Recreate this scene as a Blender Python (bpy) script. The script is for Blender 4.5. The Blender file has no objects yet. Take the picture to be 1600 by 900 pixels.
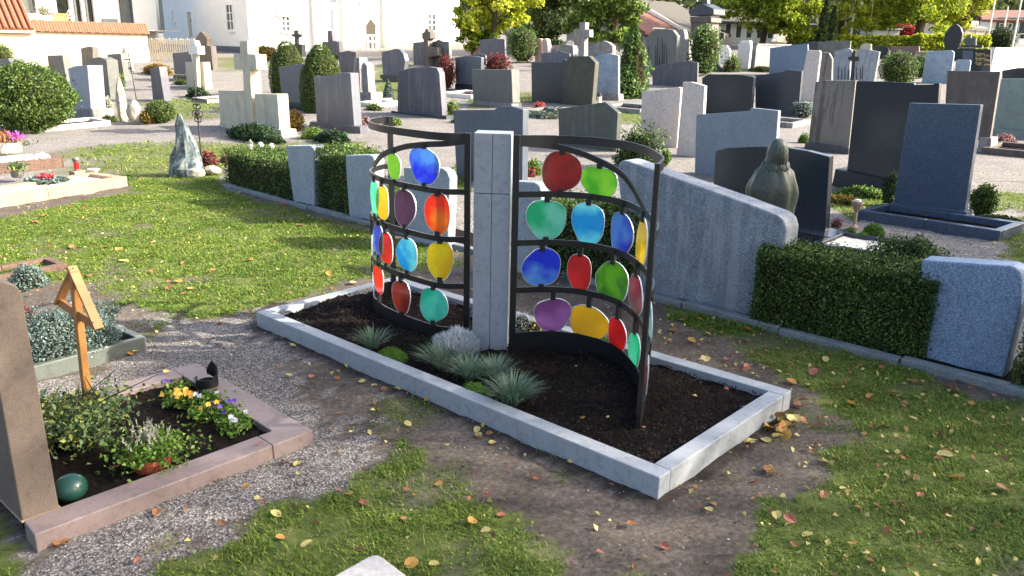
import bpy, bmesh, math, random
import numpy as np
from mathutils import Vector, Matrix
R = math.radians
sc = bpy.context.scene
COL = sc.collection
random.seed(7)
RNG = np.random.default_rng(11)

# ------------------------------------------------------------------ camera
CF, CP, CR, CH = 1249.8, .293645, .023729, 2.2
GX, GY = .03324, -.0063
_e = np.array([1., 0, 0]); FW = np.array([0, math.cos(CP), -math.sin(CP)]); _u = np.array([0, math.sin(CP), math.cos(CP)])
EX = math.cos(CR) * _e + math.sin(CR) * _u
UP = math.cos(CR) * _u - math.sin(CR) * _e
CAM = np.array([0, 0, CH])
cd = bpy.data.cameras.new('camera'); cam = bpy.data.objects.new('camera', cd); COL.objects.link(cam)
cd.sensor_width = 36; cd.lens = CF / 1600 * 36; cd.clip_start = .05; cd.clip_end = 2000
m3 = Matrix(((EX[0], UP[0], -FW[0]), (EX[1], UP[1], -FW[1]), (EX[2], UP[2], -FW[2])))
cam.matrix_world = Matrix.Translation(Vector(CAM)) @ m3.to_4x4()
sc.camera = cam
# ------------------------------------------------------------------ sky, sun, exposure
SUN_AZ, SUN_EL = R(-2), R(29)          # azimuth measured from +X towards +Y
SKY, SUN, EXPO = .15, 4.2, 1.92
w = bpy.data.worlds.new('World'); sc.world = w; w.use_nodes = True
nt = w.node_tree; bg = nt.nodes['Background']; sk = nt.nodes.new('ShaderNodeTexSky')
sk.sky_type = 'NISHITA'; sk.sun_disc = False; sk.sun_elevation = SUN_EL; sk.sun_rotation = R(90) - SUN_AZ
sk.air_density = .75; sk.dust_density = 4.0; sk.ozone_density = .6
nt.links.new(sk.outputs[0], bg.inputs[0]); bg.inputs[1].default_value = SKY
sl = bpy.data.lights.new('sun', 'SUN'); sl.energy = SUN; sl.angle = R(.6); sl.color = (1, .93, .82)
so = bpy.data.objects.new('sun', sl); COL.objects.link(so)
sd = Vector((math.cos(SUN_AZ) * math.cos(SUN_EL), math.sin(SUN_AZ) * math.cos(SUN_EL), math.sin(SUN_EL)))
so.rotation_euler = sd.to_track_quat('Z', 'Y').to_euler(); so.location = (20, 0, 20)
vs = sc.view_settings; vs.view_transform = 'Standard'; vs.look = 'None'; vs.exposure = EXPO; vs.gamma = 1; vs.use_curve_mapping = False
try:
    sc.cycles.max_bounces = 8; sc.cycles.transparent_max_bounces = 16
except Exception: pass

# ------------------------------------------------------------------ geometry of the place
def rise(y):
    d = np.clip(np.asarray(y, float), 12, 90) - 12
    return .05 * d * d / (d + 6)
def G(x, y):
    x = np.asarray(x, float); y = np.asarray(y, float)
    return GX * 25 * np.tanh(x / 25) + GY * np.clip(y, -5, 30) + rise(y)
def Gf(x, y): return float(G(x, y))
def ray(x, y): return FW + EX * (x - 800) / CF - UP * (y - 450) / CF
_T = np.concatenate([np.geomspace(.6, 400, 900)])
def at(x, y, dz=0.):
    d = ray(x, y)
    h = CH + d[2] * _T - G(d[0] * _T, d[1] * _T) - dz
    k = np.argmax(h < 0) if (h < 0).any() else len(_T) - 1
    a, b = _T[max(k - 1, 0)], _T[k]
    for i in range(40):
        m = (a + b) / 2
        if CH + d[2] * m - Gf(d[0] * m, d[1] * m) - dz > 0: a = m
        else: b = m
    return np.array([d[0] * a, d[1] * a, CH + d[2] * a])
def atz(x, y, z):
    d = ray(x, y); t = (z - CH) / d[2]; return d * t + CAM
def px(P):
    v = np.asarray(P, float) - CAM; d = v @ FW
    return np.array([800 + CF * (v @ EX) / d, 450 - CF * (v @ UP) / d])
def depth(P): return float((np.asarray(P) - CAM) @ FW)
def zfrom(P, y):
    "height over P (x,y) at which the vertical through P crosses picture row y"
    a, b = -3., 20.
    for i in range(50):
        m = (a + b) / 2
        if px([P[0], P[1], m])[1] > y: a = m
        else: b = m
    return a
YAW = -44.
def dirs(yaw): c, s = math.cos(R(yaw)), math.sin(R(yaw)); return np.array([c, s]), np.array([-s, c])

# ------------------------------------------------------------------ noise
def _h(ix, iy, s):
    n = (ix * 374761393 + iy * 668265263 + s * 2147483647) & 0xffffffff
    n = ((n ^ (n >> 13)) * 1274126177) & 0xffffffff
    return ((n ^ (n >> 16)) & 0xffff) / 65535.
def vnoise(x, y, s=0):
    x = np.asarray(x, float); y = np.asarray(y, float)
    ix = np.floor(x).astype(np.int64); iy = np.floor(y).astype(np.int64); fx = x - ix; fy = y - iy
    fx = fx * fx * (3 - 2 * fx); fy = fy * fy * (3 - 2 * fy)
    a = _h(ix, iy, s); b = _h(ix + 1, iy, s); c = _h(ix, iy + 1, s); d = _h(ix + 1, iy + 1, s)
    return (a * (1 - fx) + b * fx) * (1 - fy) + (c * (1 - fx) + d * fx) * fy
def fbm(x, y, s=0, o=4):
    r = 0; a = .5; t = 0
    for i in range(o):
        r = r + a * vnoise(x * 2 ** i, y * 2 ** i, s + i); t += a; a *= .5
    return r / t

# ------------------------------------------------------------------ objects
ORG = {}
def props(o, label=None, cat=None, group=None, kind=None):
    if label: o['label'] = label
    if cat: o['category'] = cat
    if group: o['group'] = group
    if kind: o['kind'] = kind
    return o
def thing(name, label, cat, loc, group=None):
    o = bpy.data.objects.new(name, None); COL.objects.link(o); o.location = [float(v) for v in loc]
    o.empty_display_size = .2; ORG[o.name] = np.array(loc, float)
    return props(o, label, cat, group)
def mesh_np(name, V, F, smooth=False):
    V = np.asarray(V, np.float32); me = bpy.data.meshes.new(name)
    if isinstance(F, np.ndarray):
        n, k = F.shape
        me.vertices.add(len(V)); me.vertices.foreach_set('co', V.ravel())
        me.loops.add(n * k); me.loops.foreach_set('vertex_index', F.astype(np.int32).ravel())
        me.polygons.add(n); me.polygons.foreach_set('loop_start', np.arange(0, n * k, k, dtype=np.int32))
        try: me.polygons.foreach_set('loop_total', np.full(n, k, np.int32))
        except Exception: pass
        me.update(calc_edges=True); me.validate()
    else:
        me.from_pydata([tuple(map(float, v)) for v in V], [], F); me.update()
    if smooth: me.polygons.foreach_set('use_smooth', np.ones(len(me.polygons), bool))
    return me
def mk(name, V, F, mat, parent=None, label=None, cat=None, group=None, kind=None, origin=None, smooth=False):
    V = np.asarray(V, float).reshape(-1, 3)
    if parent is not None: org = ORG[parent.name]
    elif origin is not None: org = np.asarray(origin, float)
    else: org = np.array([V[:, 0].mean(), V[:, 1].mean(), V[:, 2].min()])
    me = mesh_np(name, V - org, F, smooth)
    for m in (mat if isinstance(mat, (list, tuple)) else [mat]): me.materials.append(m)
    o = bpy.data.objects.new(name, me); COL.objects.link(o)
    if parent is not None: o.parent = parent
    else: o.location = [float(v) for v in org]
    ORG[o.name] = org
    return props(o, label, cat, group, kind)
def bmvf(bm):
    bm.verts.index_update()
    V = np.array([v.co[:] for v in bm.verts]); F = [[v.index for v in f.verts] for f in bm.faces]
    bm.free(); return V, F
def bevel(bm, off, seg=1, ang=20):
    if off <= 0: return
    es = [e for e in bm.edges if len(e.link_faces) == 2 and e.calc_face_angle(0) > R(ang)]
    bmesh.ops.bevel(bm, geom=es, offset=off, segments=seg, affect='EDGES', profile=.5, clamp_overlap=True)
def loft(A, B, bev=.006, seg=1):
    "closed solid between two equal rings of points"
    bm = bmesh.new(); a = [bm.verts.new([float(q) for q in p]) for p in A]; b = [bm.verts.new([float(q) for q in p]) for p in B]; n = len(a)
    bm.faces.new(a); bm.faces.new(b[::-1])
    for i in range(n): bm.faces.new((a[i], b[i], b[(i + 1) % n], a[(i + 1) % n]))
    bmesh.ops.recalc_face_normals(bm, faces=bm.faces[:]); bevel(bm, bev, seg)
    return bmvf(bm)
def join(*parts):
    V = []; F = []; n = 0
    for v, f in parts:
        V.append(np.asarray(v, float).reshape(-1, 3)); F += [[i + n for i in q] for q in f]; n += len(v)
    return np.concatenate(V), F
def block(c, yaw, L, W, z0, z1, bev=.006, seg=1):
    "upright box centred on c, L along yaw, W across it"
    u, v = dirs(yaw); c = np.asarray(c[:2], float)
    q = [c - u * L / 2 - v * W / 2, c + u * L / 2 - v * W / 2, c + u * L / 2 + v * W / 2, c - u * L / 2 + v * W / 2]
    return loft([[*p, z0] for p in q], [[*p, z1] for p in q], bev, seg)
def slope_block(q, h, sink=.06, bev=.008, seg=1, base=0.):
    "box over four ground corners whose top follows the ground"
    return loft([[p[0], p[1], Gf(p[0], p[1]) - sink + base] for p in q], [[p[0], p[1], Gf(p[0], p[1]) + h + base] for p in q], bev, seg)
def bar3(P, Q, w, h, side=None, bev=.002):
    "bar from P to Q with section w (along side) by h"
    P = np.asarray(P, float); Q = np.asarray(Q, float); d = Q - P; d /= np.linalg.norm(d)
    if side is None: side = np.cross(d, [0, 0, 1.]) if abs(d[2]) < .95 else np.array([1., 0, 0])
    side = np.asarray(side, float); side = side - d * (side @ d); side /= np.linalg.norm(side); o = np.cross(side, d)
    ring = lambda c: [c + side * w / 2 + o * h / 2, c - side * w / 2 + o * h / 2, c - side * w / 2 - o * h / 2, c + side * w / 2 - o * h / 2]
    return loft(ring(P), ring(Q), bev)
def tube(path, rad, n=8, cap=True):
    path = [np.asarray(p, float) for p in path]; V = []; F = []
    if not hasattr(rad, '__len__'): rad = [rad] * len(path)
    ref = np.array([.3, .9, .2])
    for i, p in enumerate(path):
        d = path[min(i + 1, len(path) - 1)] - path[max(i - 1, 0)]; d = d / (np.linalg.norm(d) + 1e-9)
        a = np.cross(d, ref); a /= (np.linalg.norm(a) + 1e-9); b = np.cross(d, a)
        for k in range(n):
            t = 2 * math.pi * k / n; V.append(p + (a * math.cos(t) + b * math.sin(t)) * rad[i])
    for i in range(len(path) - 1):
        for k in range(n): F.append([i * n + k, i * n + (k + 1) % n, (i + 1) * n + (k + 1) % n, (i + 1) * n + k])
    if cap: F.append(list(range(n))[::-1]); F.append([(len(path) - 1) * n + k for k in range(n)])
    return np.array(V), F
def lathe(c, prof, n=20, sx=1., sy=1., yaw=0., fn=None):
    "surface of revolution: prof is (radius, height) pairs"
    V = []; F = []; cy, sy_ = math.cos(R(yaw)), math.sin(R(yaw))
    for i, (r, z) in enumerate(prof):
        for k in range(n):
            t = 2 * math.pi * k / n; rr = r * (fn(t, z) if fn else 1)
            a, b = rr * math.cos(t) * sx, rr * math.sin(t) * sy
            V.append([c[0] + a * cy - b * sy_, c[1] + a * sy_ + b * cy, c[2] + z])
    for i in range(len(prof) - 1):
        for k in range(n): F.append([i * n + k, i * n + (k + 1) % n, (i + 1) * n + (k + 1) % n, (i + 1) * n + k])
    F.append(list(range(n))[::-1]); F.append([(len(prof) - 1) * n + k for k in range(n)])
    return np.array(V), F
def rock(c, sx, sy, sz, seed, rough=.25, sub=3, taper=0., yaw=0.):
    bm = bmesh.new(); bmesh.ops.create_icosphere(bm, subdivisions=sub, radius=1.)
    V, F = bmvf(bm); rg = np.random.default_rng(seed); s = np.ones(len(V))
    for k in range(9):
        d = rg.normal(size=3); d /= np.linalg.norm(d); h = .62 + .3 * rg.random()
        pr = V @ d; V = V - np.outer(np.maximum(pr - h, 0), d) * .9
    V = V * (1 + rough * .35 * (rg.random((len(V), 1)) - .5))
    t = (V[:, 2] + 1) / 2; V[:, :2] *= (1 - taper * t)[:, None]
    V = V * [sx, sy, sz]; c_, s_ = math.cos(R(yaw)), math.sin(R(yaw))
    V = np.stack([V[:, 0] * c_ - V[:, 1] * s_, V[:, 0] * s_ + V[:, 1] * c_, V[:, 2]], 1)
    return V + np.asarray(c, float) + [0, 0, sz * .85], F

# ------------------------------------------------------------------ materials
def lin(c): return tuple(((v / 255) / 12.92 if v / 255 <= .04045 else ((v / 255 + .055) / 1.055) ** 2.4) for v in c)
KA = 1.25
def alb(c, k=None):
    k = KA if k is None else k
    l = lin(c); return tuple(min(max(v * k * t, .004), .86) for v, t in zip(l, (1.08, 1.0, .87))) + (1,)
class NT:
    def __init__(s, name):
        s.m = bpy.data.materials.new(name); s.m.use_nodes = True; s.t = s.m.node_tree
        s.b = s.t.nodes['Principled BSDF']; s.out = s.t.nodes['Material Output']
    def n(s, ty, **k):
        q = s.t.nodes.new(ty)
        for a, v in k.items(): setattr(q, a, v)
        return q
    def l(s, a, b): s.t.links.new(a, b)
    def pos(s, sc_=(1, 1, 1), rnd=True):
        tc = s.n('ShaderNodeTexCoord'); mp = s.n('ShaderNodeMapping'); mp.inputs['Scale'].default_value = sc_
        s.l(tc.outputs['Object'], mp.inputs[0])
        if rnd:
            oi = s.n('ShaderNodeObjectInfo'); mu = s.n('ShaderNodeMath', operation='MULTIPLY'); mu.inputs[1].default_value = 37.
            s.l(oi.outputs['Random'], mu.inputs[0]); cb = s.n('ShaderNodeCombineXYZ')
            for i in range(3): s.l(mu.outputs[0], cb.inputs[i])
            s.l(cb.outputs[0], mp.inputs['Location'])
        return mp.outputs[0]
    def noise(s, vec, scale, det=4, rough=.6):
        q = s.n('ShaderNodeTexNoise'); q.inputs['Scale'].default_value = scale; q.inputs['Detail'].default_value = det; q.inputs['Roughness'].default_value = rough
        if vec is not None: s.l(vec, q.inputs['Vector'])
        return q.outputs['Fac']
    def ramp(s, fac, stops):
        q = s.n('ShaderNodeValToRGB'); e = q.color_ramp.elements
        while len(e) < len(stops): e.new(.5)
        for a, (p, c) in zip(e, stops): a.position = p; a.color = c if len(c) == 4 else (*c, 1)
        s.l(fac, q.inputs[0]); return q.outputs[0]
    def mix(s, fac, a, b, mode='MIX'):
        q = s.n('ShaderNodeMix', data_type='RGBA', blend_type=mode)
        for i, v in ((0, fac), (6, a), (7, b)):
            if isinstance(v, (int, float)): q.inputs[i].default_value = v
            elif isinstance(v, tuple): q.inputs[i].default_value = v
            else: s.l(v, q.inputs[i])
        return q.outputs[2]
    def bump(s, h, st=.3, dist=.01):
        q = s.n('ShaderNodeBump'); q.inputs['Strength'].default_value = st; q.inputs['Distance'].default_value = dist
        s.l(h, q.inputs['Height']); s.l(q.outputs[0], s.b.inputs['Normal'])
def g1(v): return (v, v, v, 1)
def sc3(c, f): return (min(c[0] * f, .9), min(c[1] * f, .9), min(c[2] * f, .9), 1)
def stone_mat(name, c, speck=.35, scale=160, rough=.55, blotch=.25, streak=0., streak_c=(35, 33, 30), bump=.15, k=None, bs=4.):
    s = NT(name); a = alb(c, k); p = s.pos()
    f = s.noise(p, scale, 2, .7); colr = s.ramp(f, [(.36, sc3(a, 1 - speck)), (.5, a), (.66, sc3(a, 1 + speck * 1.3))])
    f2 = s.noise(p, bs, 5, .6); br = s.ramp(f2, [(.3, g1(1 - blotch)), (.7, g1(1.))])
    colr = s.mix(1., colr, br, 'MULTIPLY')
    # weather: a faint grime that gathers in a fine uneven pattern
    f4 = s.noise(p, 22, 6, .7); colr = s.mix(1., colr, s.ramp(f4, [(.3, g1(.7)), (.5, g1(1.))]), 'MULTIPLY')
    if streak:
        pv = s.pos((5, 5, .5)); f3 = s.noise(pv, 1.4, 4, .65)
        m = s.ramp(f3, [(.52, g1(0)), (.62, g1(streak))]); colr = s.mix(m, colr, alb(streak_c))
    s.l(colr, s.b.inputs['Base Color']); s.b.inputs['Roughness'].default_value = rough
    s.b.inputs['Specular IOR Level'].default_value = .4
    s.bump(f, bump, .004); return s.m
def plain(name, c, rough=.5, metal=0., var=.12, k=None, scale=12, bump=.05):
    s = NT(name); a = alb(c, k); f = s.noise(s.pos(), scale, 5)
    s.l(s.ramp(f, [(.3, sc3(a, 1 - var)), (.7, sc3(a, 1 + var))]), s.b.inputs['Base Color'])
    s.b.inputs['Roughness'].default_value = rough; s.b.inputs['Metallic'].default_value = metal
    if bump: s.bump(s.noise(s.pos(), scale * 6, 3), bump, .004)
    if rough > .9: s.b.inputs['Specular IOR Level'].default_value = .1
    return s.m
def leaf_mat(name, cols, trans=.35, rough=.55, clump=3.):
    "cols: 3 to 4 linear albedos, picked per leaf with a slow drift over the plant"
    s = NT(name); ge = s.n('ShaderNodeNewGeometry'); n = s.noise(s.pos(), clump, 3)
    ad = s.n('ShaderNodeMath', operation='MULTIPLY_ADD'); s.l(n, ad.inputs[0]); ad.inputs[1].default_value = 1.1; ad.inputs[2].default_value = -.55
    a2 = s.n('ShaderNodeMath', operation='ADD', use_clamp=True); s.l(ge.outputs['Random Per Island'], a2.inputs[0]); s.l(ad.outputs[0], a2.inputs[1])
    st = [(i / (len(cols) - 1), (*c, 1)) for i, c in enumerate(cols)]; c = s.ramp(a2.outputs[0], st)
    s.l(c, s.b.inputs['Base Color']); s.b.inputs['Roughness'].default_value = rough; s.b.inputs['Specular IOR Level'].default_value = .3
    tr = s.n('ShaderNodeBsdfTranslucent'); s.l(c, tr.inputs[0]); mx = s.n('ShaderNodeMixShader'); mx.inputs[0].default_value = trans
    s.l(s.b.outputs[0], mx.inputs[1]); s.l(tr.outputs[0], mx.inputs[2]); s.l(mx.outputs[0], s.out.inputs[0])
    return s.m

M = {}
# gravestones (named by their look)
M['pale_granite'] = stone_mat('pale_granite', (122, 134, 148), .34, 90, .6, .18)
M['blue_granite'] = stone_mat('blue_granite', (100, 120, 148), .36, 80, .5, .15)
M['rough_granite'] = stone_mat('rough_granite', (112, 122, 136), .36, 80, .65, .3, .18, (175, 180, 185))
M['bed_granite'] = stone_mat('bed_granite', (132, 140, 151), .06, 260, .5, .08, .12, (110, 108, 104), bump=.05)
M['pillar_granite'] = stone_mat('pillar_granite', (119, 129, 142), .05, 300, .42, .08, bump=.04)
M['grey'] = stone_mat('grey_stone', (74, 81, 96), .25, 120, .5, .25, .12, (140, 140, 145))
M['grey_purple'] = stone_mat('grey_purple_stone', (67, 70, 83), .25, 120, .5, .25, .15, (130, 130, 135))
M['slate'] = stone_mat('slate_stone', (68, 78, 92), .2, 120, .4, .2)
M['dark'] = stone_mat('dark_stone', (48, 55, 64), .25, 150, .3, .2)
M['black'] = stone_mat('black_polished_stone', (34, 42, 52), .3, 200, .16, .15, bump=.02)
M['black_matt'] = stone_mat('black_matt_stone', (40, 42, 44), .3, 150, .5, .3)
M['blue_black'] = stone_mat('blue_black_granite', (60, 72, 92), .55, 110, .28, .12, bump=.03)
M['steel_blue'] = stone_mat('steel_blue_stone', (90, 108, 132), .15, 120, .45, .12)
M['light_blue'] = stone_mat('light_blue_stone', (128, 146, 166), .3, 40, .5, .3)
M['olive'] = stone_mat('olive_stone', (88, 93, 93), .25, 120, .6, .25, .2, (60, 60, 52))
M['dark_olive'] = stone_mat('dark_olive_stone', (64, 66, 58), .35, 110, .6, .35, .25, (35, 36, 30))
M['dark_green'] = stone_mat('dark_green_stone', (62, 70, 68), .25, 120, .4, .25, .15, (110, 116, 112))
M['brown_grey'] = stone_mat('brown_grey_stone', (98, 97, 96), .2, 120, .6, .2, .75, (48, 44, 40))
M['brown_dark'] = stone_mat('brown_dark_stone', (78, 74, 72), .25, 110, .55, .3, .35, (40, 38, 36))
M['blue_grey'] = stone_mat('blue_grey_stone', (104, 116, 130), .2, 120, .4, .15)
M['green_grey'] = stone_mat('green_grey_stone', (104, 122, 124), .2, 120, .4, .2)
M['beige'] = stone_mat('beige_limestone', (172, 166, 164), .2, 60, .7, .15, .14, (110, 105, 108), bs=9.)
M['cream'] = stone_mat('cream_limestone', (168, 166, 152), .15, 80, .7, .22, .3, (112, 110, 98))
M['white_stone'] = stone_mat('white_stone', (205, 205, 206), .12, 60, .7, .15)
M['white_top'] = stone_mat('white_limestone', (226, 228, 230), .1, 70, .8, .14, .15, (150, 150, 145), k=.62)
M['tan'] = stone_mat('tan_stone', (150, 132, 118), .2, 90, .7, .2)
M['pink_stone'] = stone_mat('pink_stone', (190, 160, 152), .2, 90, .6, .2)
M['red_stone'] = stone_mat('red_brown_stone', (120, 96, 96), .2, 90, .6, .2)
M['weathered'] = stone_mat('weathered_stone', (126, 126, 130), .3, 60, .8, .35, .5, (70, 70, 72))
M['engraved'] = stone_mat('engraved_grey_stone', (128, 138, 148), .35, 40, .6, .3, .5, (85, 92, 98))
M['porphyry'] = stone_mat('porphyry', (136, 125, 119), .18, 180, .55, .15, .12, (105, 92, 80), k=.52)
M['porphyry_kerb'] = stone_mat('porphyry_kerb', (152, 138, 140), .12, 180, .5, .15, .1, (110, 98, 94), k=.66)
M['sandstone'] = stone_mat('sandstone', (208, 184, 160), .12, 60, .8, .2, .3, (196, 158, 130), k=.5)
M['brown_kerb'] = stone_mat('brown_kerb_stone', (92, 74, 66), .4, 60, .8, .4)
M['kerb_grey'] = stone_mat('kerb_grey_stone', (104, 112, 118), .25, 120, .8, .3)
M['kerb_green'] = stone_mat('kerb_green_stone', (84, 92, 90), .2, 140, .35, .2)
M['serpentine'] = stone_mat('serpentine_rock', (86, 102, 108), .5, 16, .6, .4, .35, (170, 180, 176), bump=.5, k=.9)
M['rock'] = stone_mat('pale_rock', (160, 156, 148), .35, 14, .85, .4, .3, (90, 86, 78), bump=.6)
M['bronze'] = stone_mat('weathered_bronze', (60, 68, 62), .2, 30, .42, .35, .4, (84, 98, 88))
M['plaster'] = plain('white_plaster', (222, 226, 228), .9, 0, .04, 1.0, 1.5)
M['cream_plaster'] = plain('cream_plaster', (226, 216, 192), .9, 0, .05, .62, 1.2)
M['window_glass'] = plain('window_glass', (66, 78, 84), .2, 0, .3, 1., 2., 0)
M['dark_glass'] = plain('dark_glass', (24, 28, 26), .95, 0, .4, 1., 3., 0)
M['white_paint'] = plain('white_paint', (226, 228, 228), .4, 0, .03, 1.)
M['grey_paint'] = plain('grey_paint', (92, 104, 112), .5, 0, .08)
M['frame_dark'] = plain('dark_window_frame', (58, 60, 62), .5, 0, .08)
M['door_brown'] = plain('door_brown', (96, 86, 72), .8, 0, .15, .32)
M['pantile'] = plain('clay_pantile', (196, 128, 100), .85, 0, .2, .4, 6)
M['roof_red'] = plain('red_roof_tile', (150, 104, 88), .85, 0, .16, .55, 3)
M['roof_grey'] = plain('grey_roof_tile', (104, 102, 98), .85, 0, .12, .5, 3)
M['roof_dark'] = plain('dark_eave', (64, 58, 56), .8, 0, .15)
M['black_metal'] = plain('black_metal', (23, 25, 27), .36, .0, .1, 1., 30, .02)
M['clip_rubber'] = plain('black_rubber', (14, 15, 16), .6, 0, .1, 1.)
M['iron'] = plain('wrought_iron', (40, 40, 46), .5, .4, .15)
M['grey_metal'] = plain('grey_metal', (110, 112, 112), .35, .7, .1)
M['wood_post'] = plain('pine_wood', (196, 146, 88), .5, 0, .14, .62, 7)
M['wood_fence'] = plain('weathered_wood', (196, 190, 176), .85, 0, .14, 1., 9)
M['orange_wood'] = plain('orange_wood', (206, 128, 62), .6, 0, .1, .9)
M['bark'] = plain('bark', (74, 66, 56), .95, 0, .35, 1., 9, .6)
M['birch_bark'] = plain('birch_bark', (200, 196, 186), .9, 0, .2, 1., 9)
M['red_lamp'] = plain('red_candle_glass', (206, 30, 26), .25, 0, .06, 1.)
M['terracotta'] = plain('terracotta', (140, 66, 46), .8, 0, .15)
M['green_glaze'] = plain('green_glazed_ceramic', (30, 66, 60), .12, 0, .12, 1., 8, .0)
M['concrete'] = plain('concrete', (178, 174, 168), .9, 0, .12, 1.)
M['white_pebble'] = plain('white_pebble', (226, 224, 218), .8, 0, .08, 1., 40)
M['gold'] = plain('gold_lettering', (196, 172, 110), .4, .3, .05)
M['car_blue'] = plain('blue_paint', (70, 96, 140), .25, 0, .05)

def soil_mat():
    s = NT('black_soil'); p = s.pos(rnd=False); f = s.noise(p, 60, 8, .75)
    s.l(s.ramp(f, [(.35, (.005, .0035, .003, 1)), (.6, (.017, .012, .009, 1)), (.78, (.045, .033, .025, 1))]), s.b.inputs['Base Color'])
    s.b.inputs['Roughness'].default_value = 1.; s.b.inputs['Specular IOR Level'].default_value = .1; s.bump(f, .9, .03); return s.m
M['soil'] = soil_mat()
G_ = lambda *a: [tuple(x) for x in a]
M['box_leaf'] = leaf_mat('box_leaf', G_((.018, .036, .01), (.035, .072, .014), (.07, .13, .02), (.2, .27, .06)), .25)
M['dark_leaf'] = leaf_mat('dark_leaf', G_((.012, .028, .012), (.025, .055, .018), (.045, .09, .025)), .25)
M['bright_leaf'] = leaf_mat('bright_leaf', G_((.05, .11, .015), (.1, .19, .025), (.2, .28, .05)), .35)
M['yew_leaf'] = leaf_mat('yew_leaf', G_((.03, .06, .012), (.06, .11, .015), (.1, .15, .025)), .25)
M['pine_leaf'] = leaf_mat('pine_leaf', G_((.03, .07, .015), (.07, .14, .025), (.15, .24, .05)), .3)
M['juniper_leaf'] = leaf_mat('juniper_leaf', G_((.05, .085, .07), (.105, .155, .13), (.2, .26, .23)), .2)
M['red_leaf'] = leaf_mat('red_leaf', G_((.07, .01, .012), (.16, .018, .025), (.26, .06, .06)), .3)
M['bright_red_leaf'] = leaf_mat('bright_red_leaf', G_((.3, .01, .02), (.5, .03, .05)), .4)
M['yellow_leaf'] = leaf_mat('yellow_tree_leaf', G_((.17, .24, .02), (.36, .42, .03), (.58, .54, .06)), .5)
M['lime_leaf'] = leaf_mat('lime_tree_leaf', G_((.08, .13, .012), (.21, .28, .02), (.42, .46, .03)), .5)
M['green_tree'] = leaf_mat('green_tree_leaf', G_((.045, .085, .018), (.11, .18, .03), (.23, .32, .05)), .4)
M['dark_tree'] = leaf_mat('dark_tree_leaf', G_((.026, .044, .016), (.06, .095, .026), (.13, .17, .04)), .35)
M['wood_leaf'] = leaf_mat('far_wood_leaf', G_((.07, .1, .035), (.15, .19, .06), (.27, .28, .1)), .4)
M['amber_leaf'] = leaf_mat('amber_leaf', G_((.12, .07, .02), (.22, .14, .03), (.3, .25, .05)), .35)
M['rose_leaf'] = leaf_mat('rose_leaf', G_((.035, .075, .04), (.08, .14, .065), (.13, .19, .06), (.26, .27, .05)), .3, clump=5)
M['heather_pink'] = leaf_mat('heather_pink', G_((.14, .05, .06), (.35, .16, .18), (.4, .26, .22)), .3)
M['heather_orange'] = leaf_mat('heather_orange', G_((.3, .12, .04), (.5, .22, .1)), .3)
M['heather_white'] = leaf_mat('heather_white', G_((.3, .28, .2), (.5, .5, .4)), .3)
M['magenta'] = leaf_mat('magenta_petal', G_((.4, .06, .4), (.6, .12, .6)), .3)
M['pansy_orange'] = leaf_mat('pansy_orange', G_((.7, .28, .02), (.8, .5, .1)), .3)
M['pansy_violet'] = leaf_mat('pansy_violet', G_((.08, .02, .25), (.2, .1, .5)), .3)
M['pansy_white'] = leaf_mat('pansy_white', G_((.7, .7, .72), (.8, .8, .8)), .3)
M['red_petal'] = leaf_mat('red_petal', G_((.4, .02, .03), (.6, .08, .1)), .3)
M['moss'] = leaf_mat('cushion_moss', G_((.05, .12, .008), (.09, .2, .012), (.15, .28, .03)), .3)
M['fescue'] = leaf_mat('blue_fescue', G_((.075, .15, .07), (.16, .25, .15), (.32, .37, .27)), .25)
M['silver'] = leaf_mat('silver_leaf', G_((.26, .29, .3), (.42, .46, .48), (.6, .63, .64)), .2)
M['grass'] = leaf_mat('grass_blade', G_((.05, .1, .01), (.1, .18, .016), (.17, .26, .03), (.3, .32, .07)), .4, clump=.8)
M['leaf_yellow'] = leaf_mat('fallen_yellow', G_((.42, .33, .08), (.55, .45, .15), (.6, .48, .22)), .3)
M['leaf_brown'] = leaf_mat('fallen_brown', G_((.13, .055, .025), (.24, .1, .04), (.34, .17, .06)), .2)
M['leaf_red'] = leaf_mat('fallen_red', G_((.16, .035, .03), (.3, .1, .06), (.4, .18, .13)), .2)
M['leaf_orange'] = leaf_mat('fallen_orange', G_((.4, .18, .04), (.5, .27, .06), (.45, .3, .12)), .3)

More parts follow.
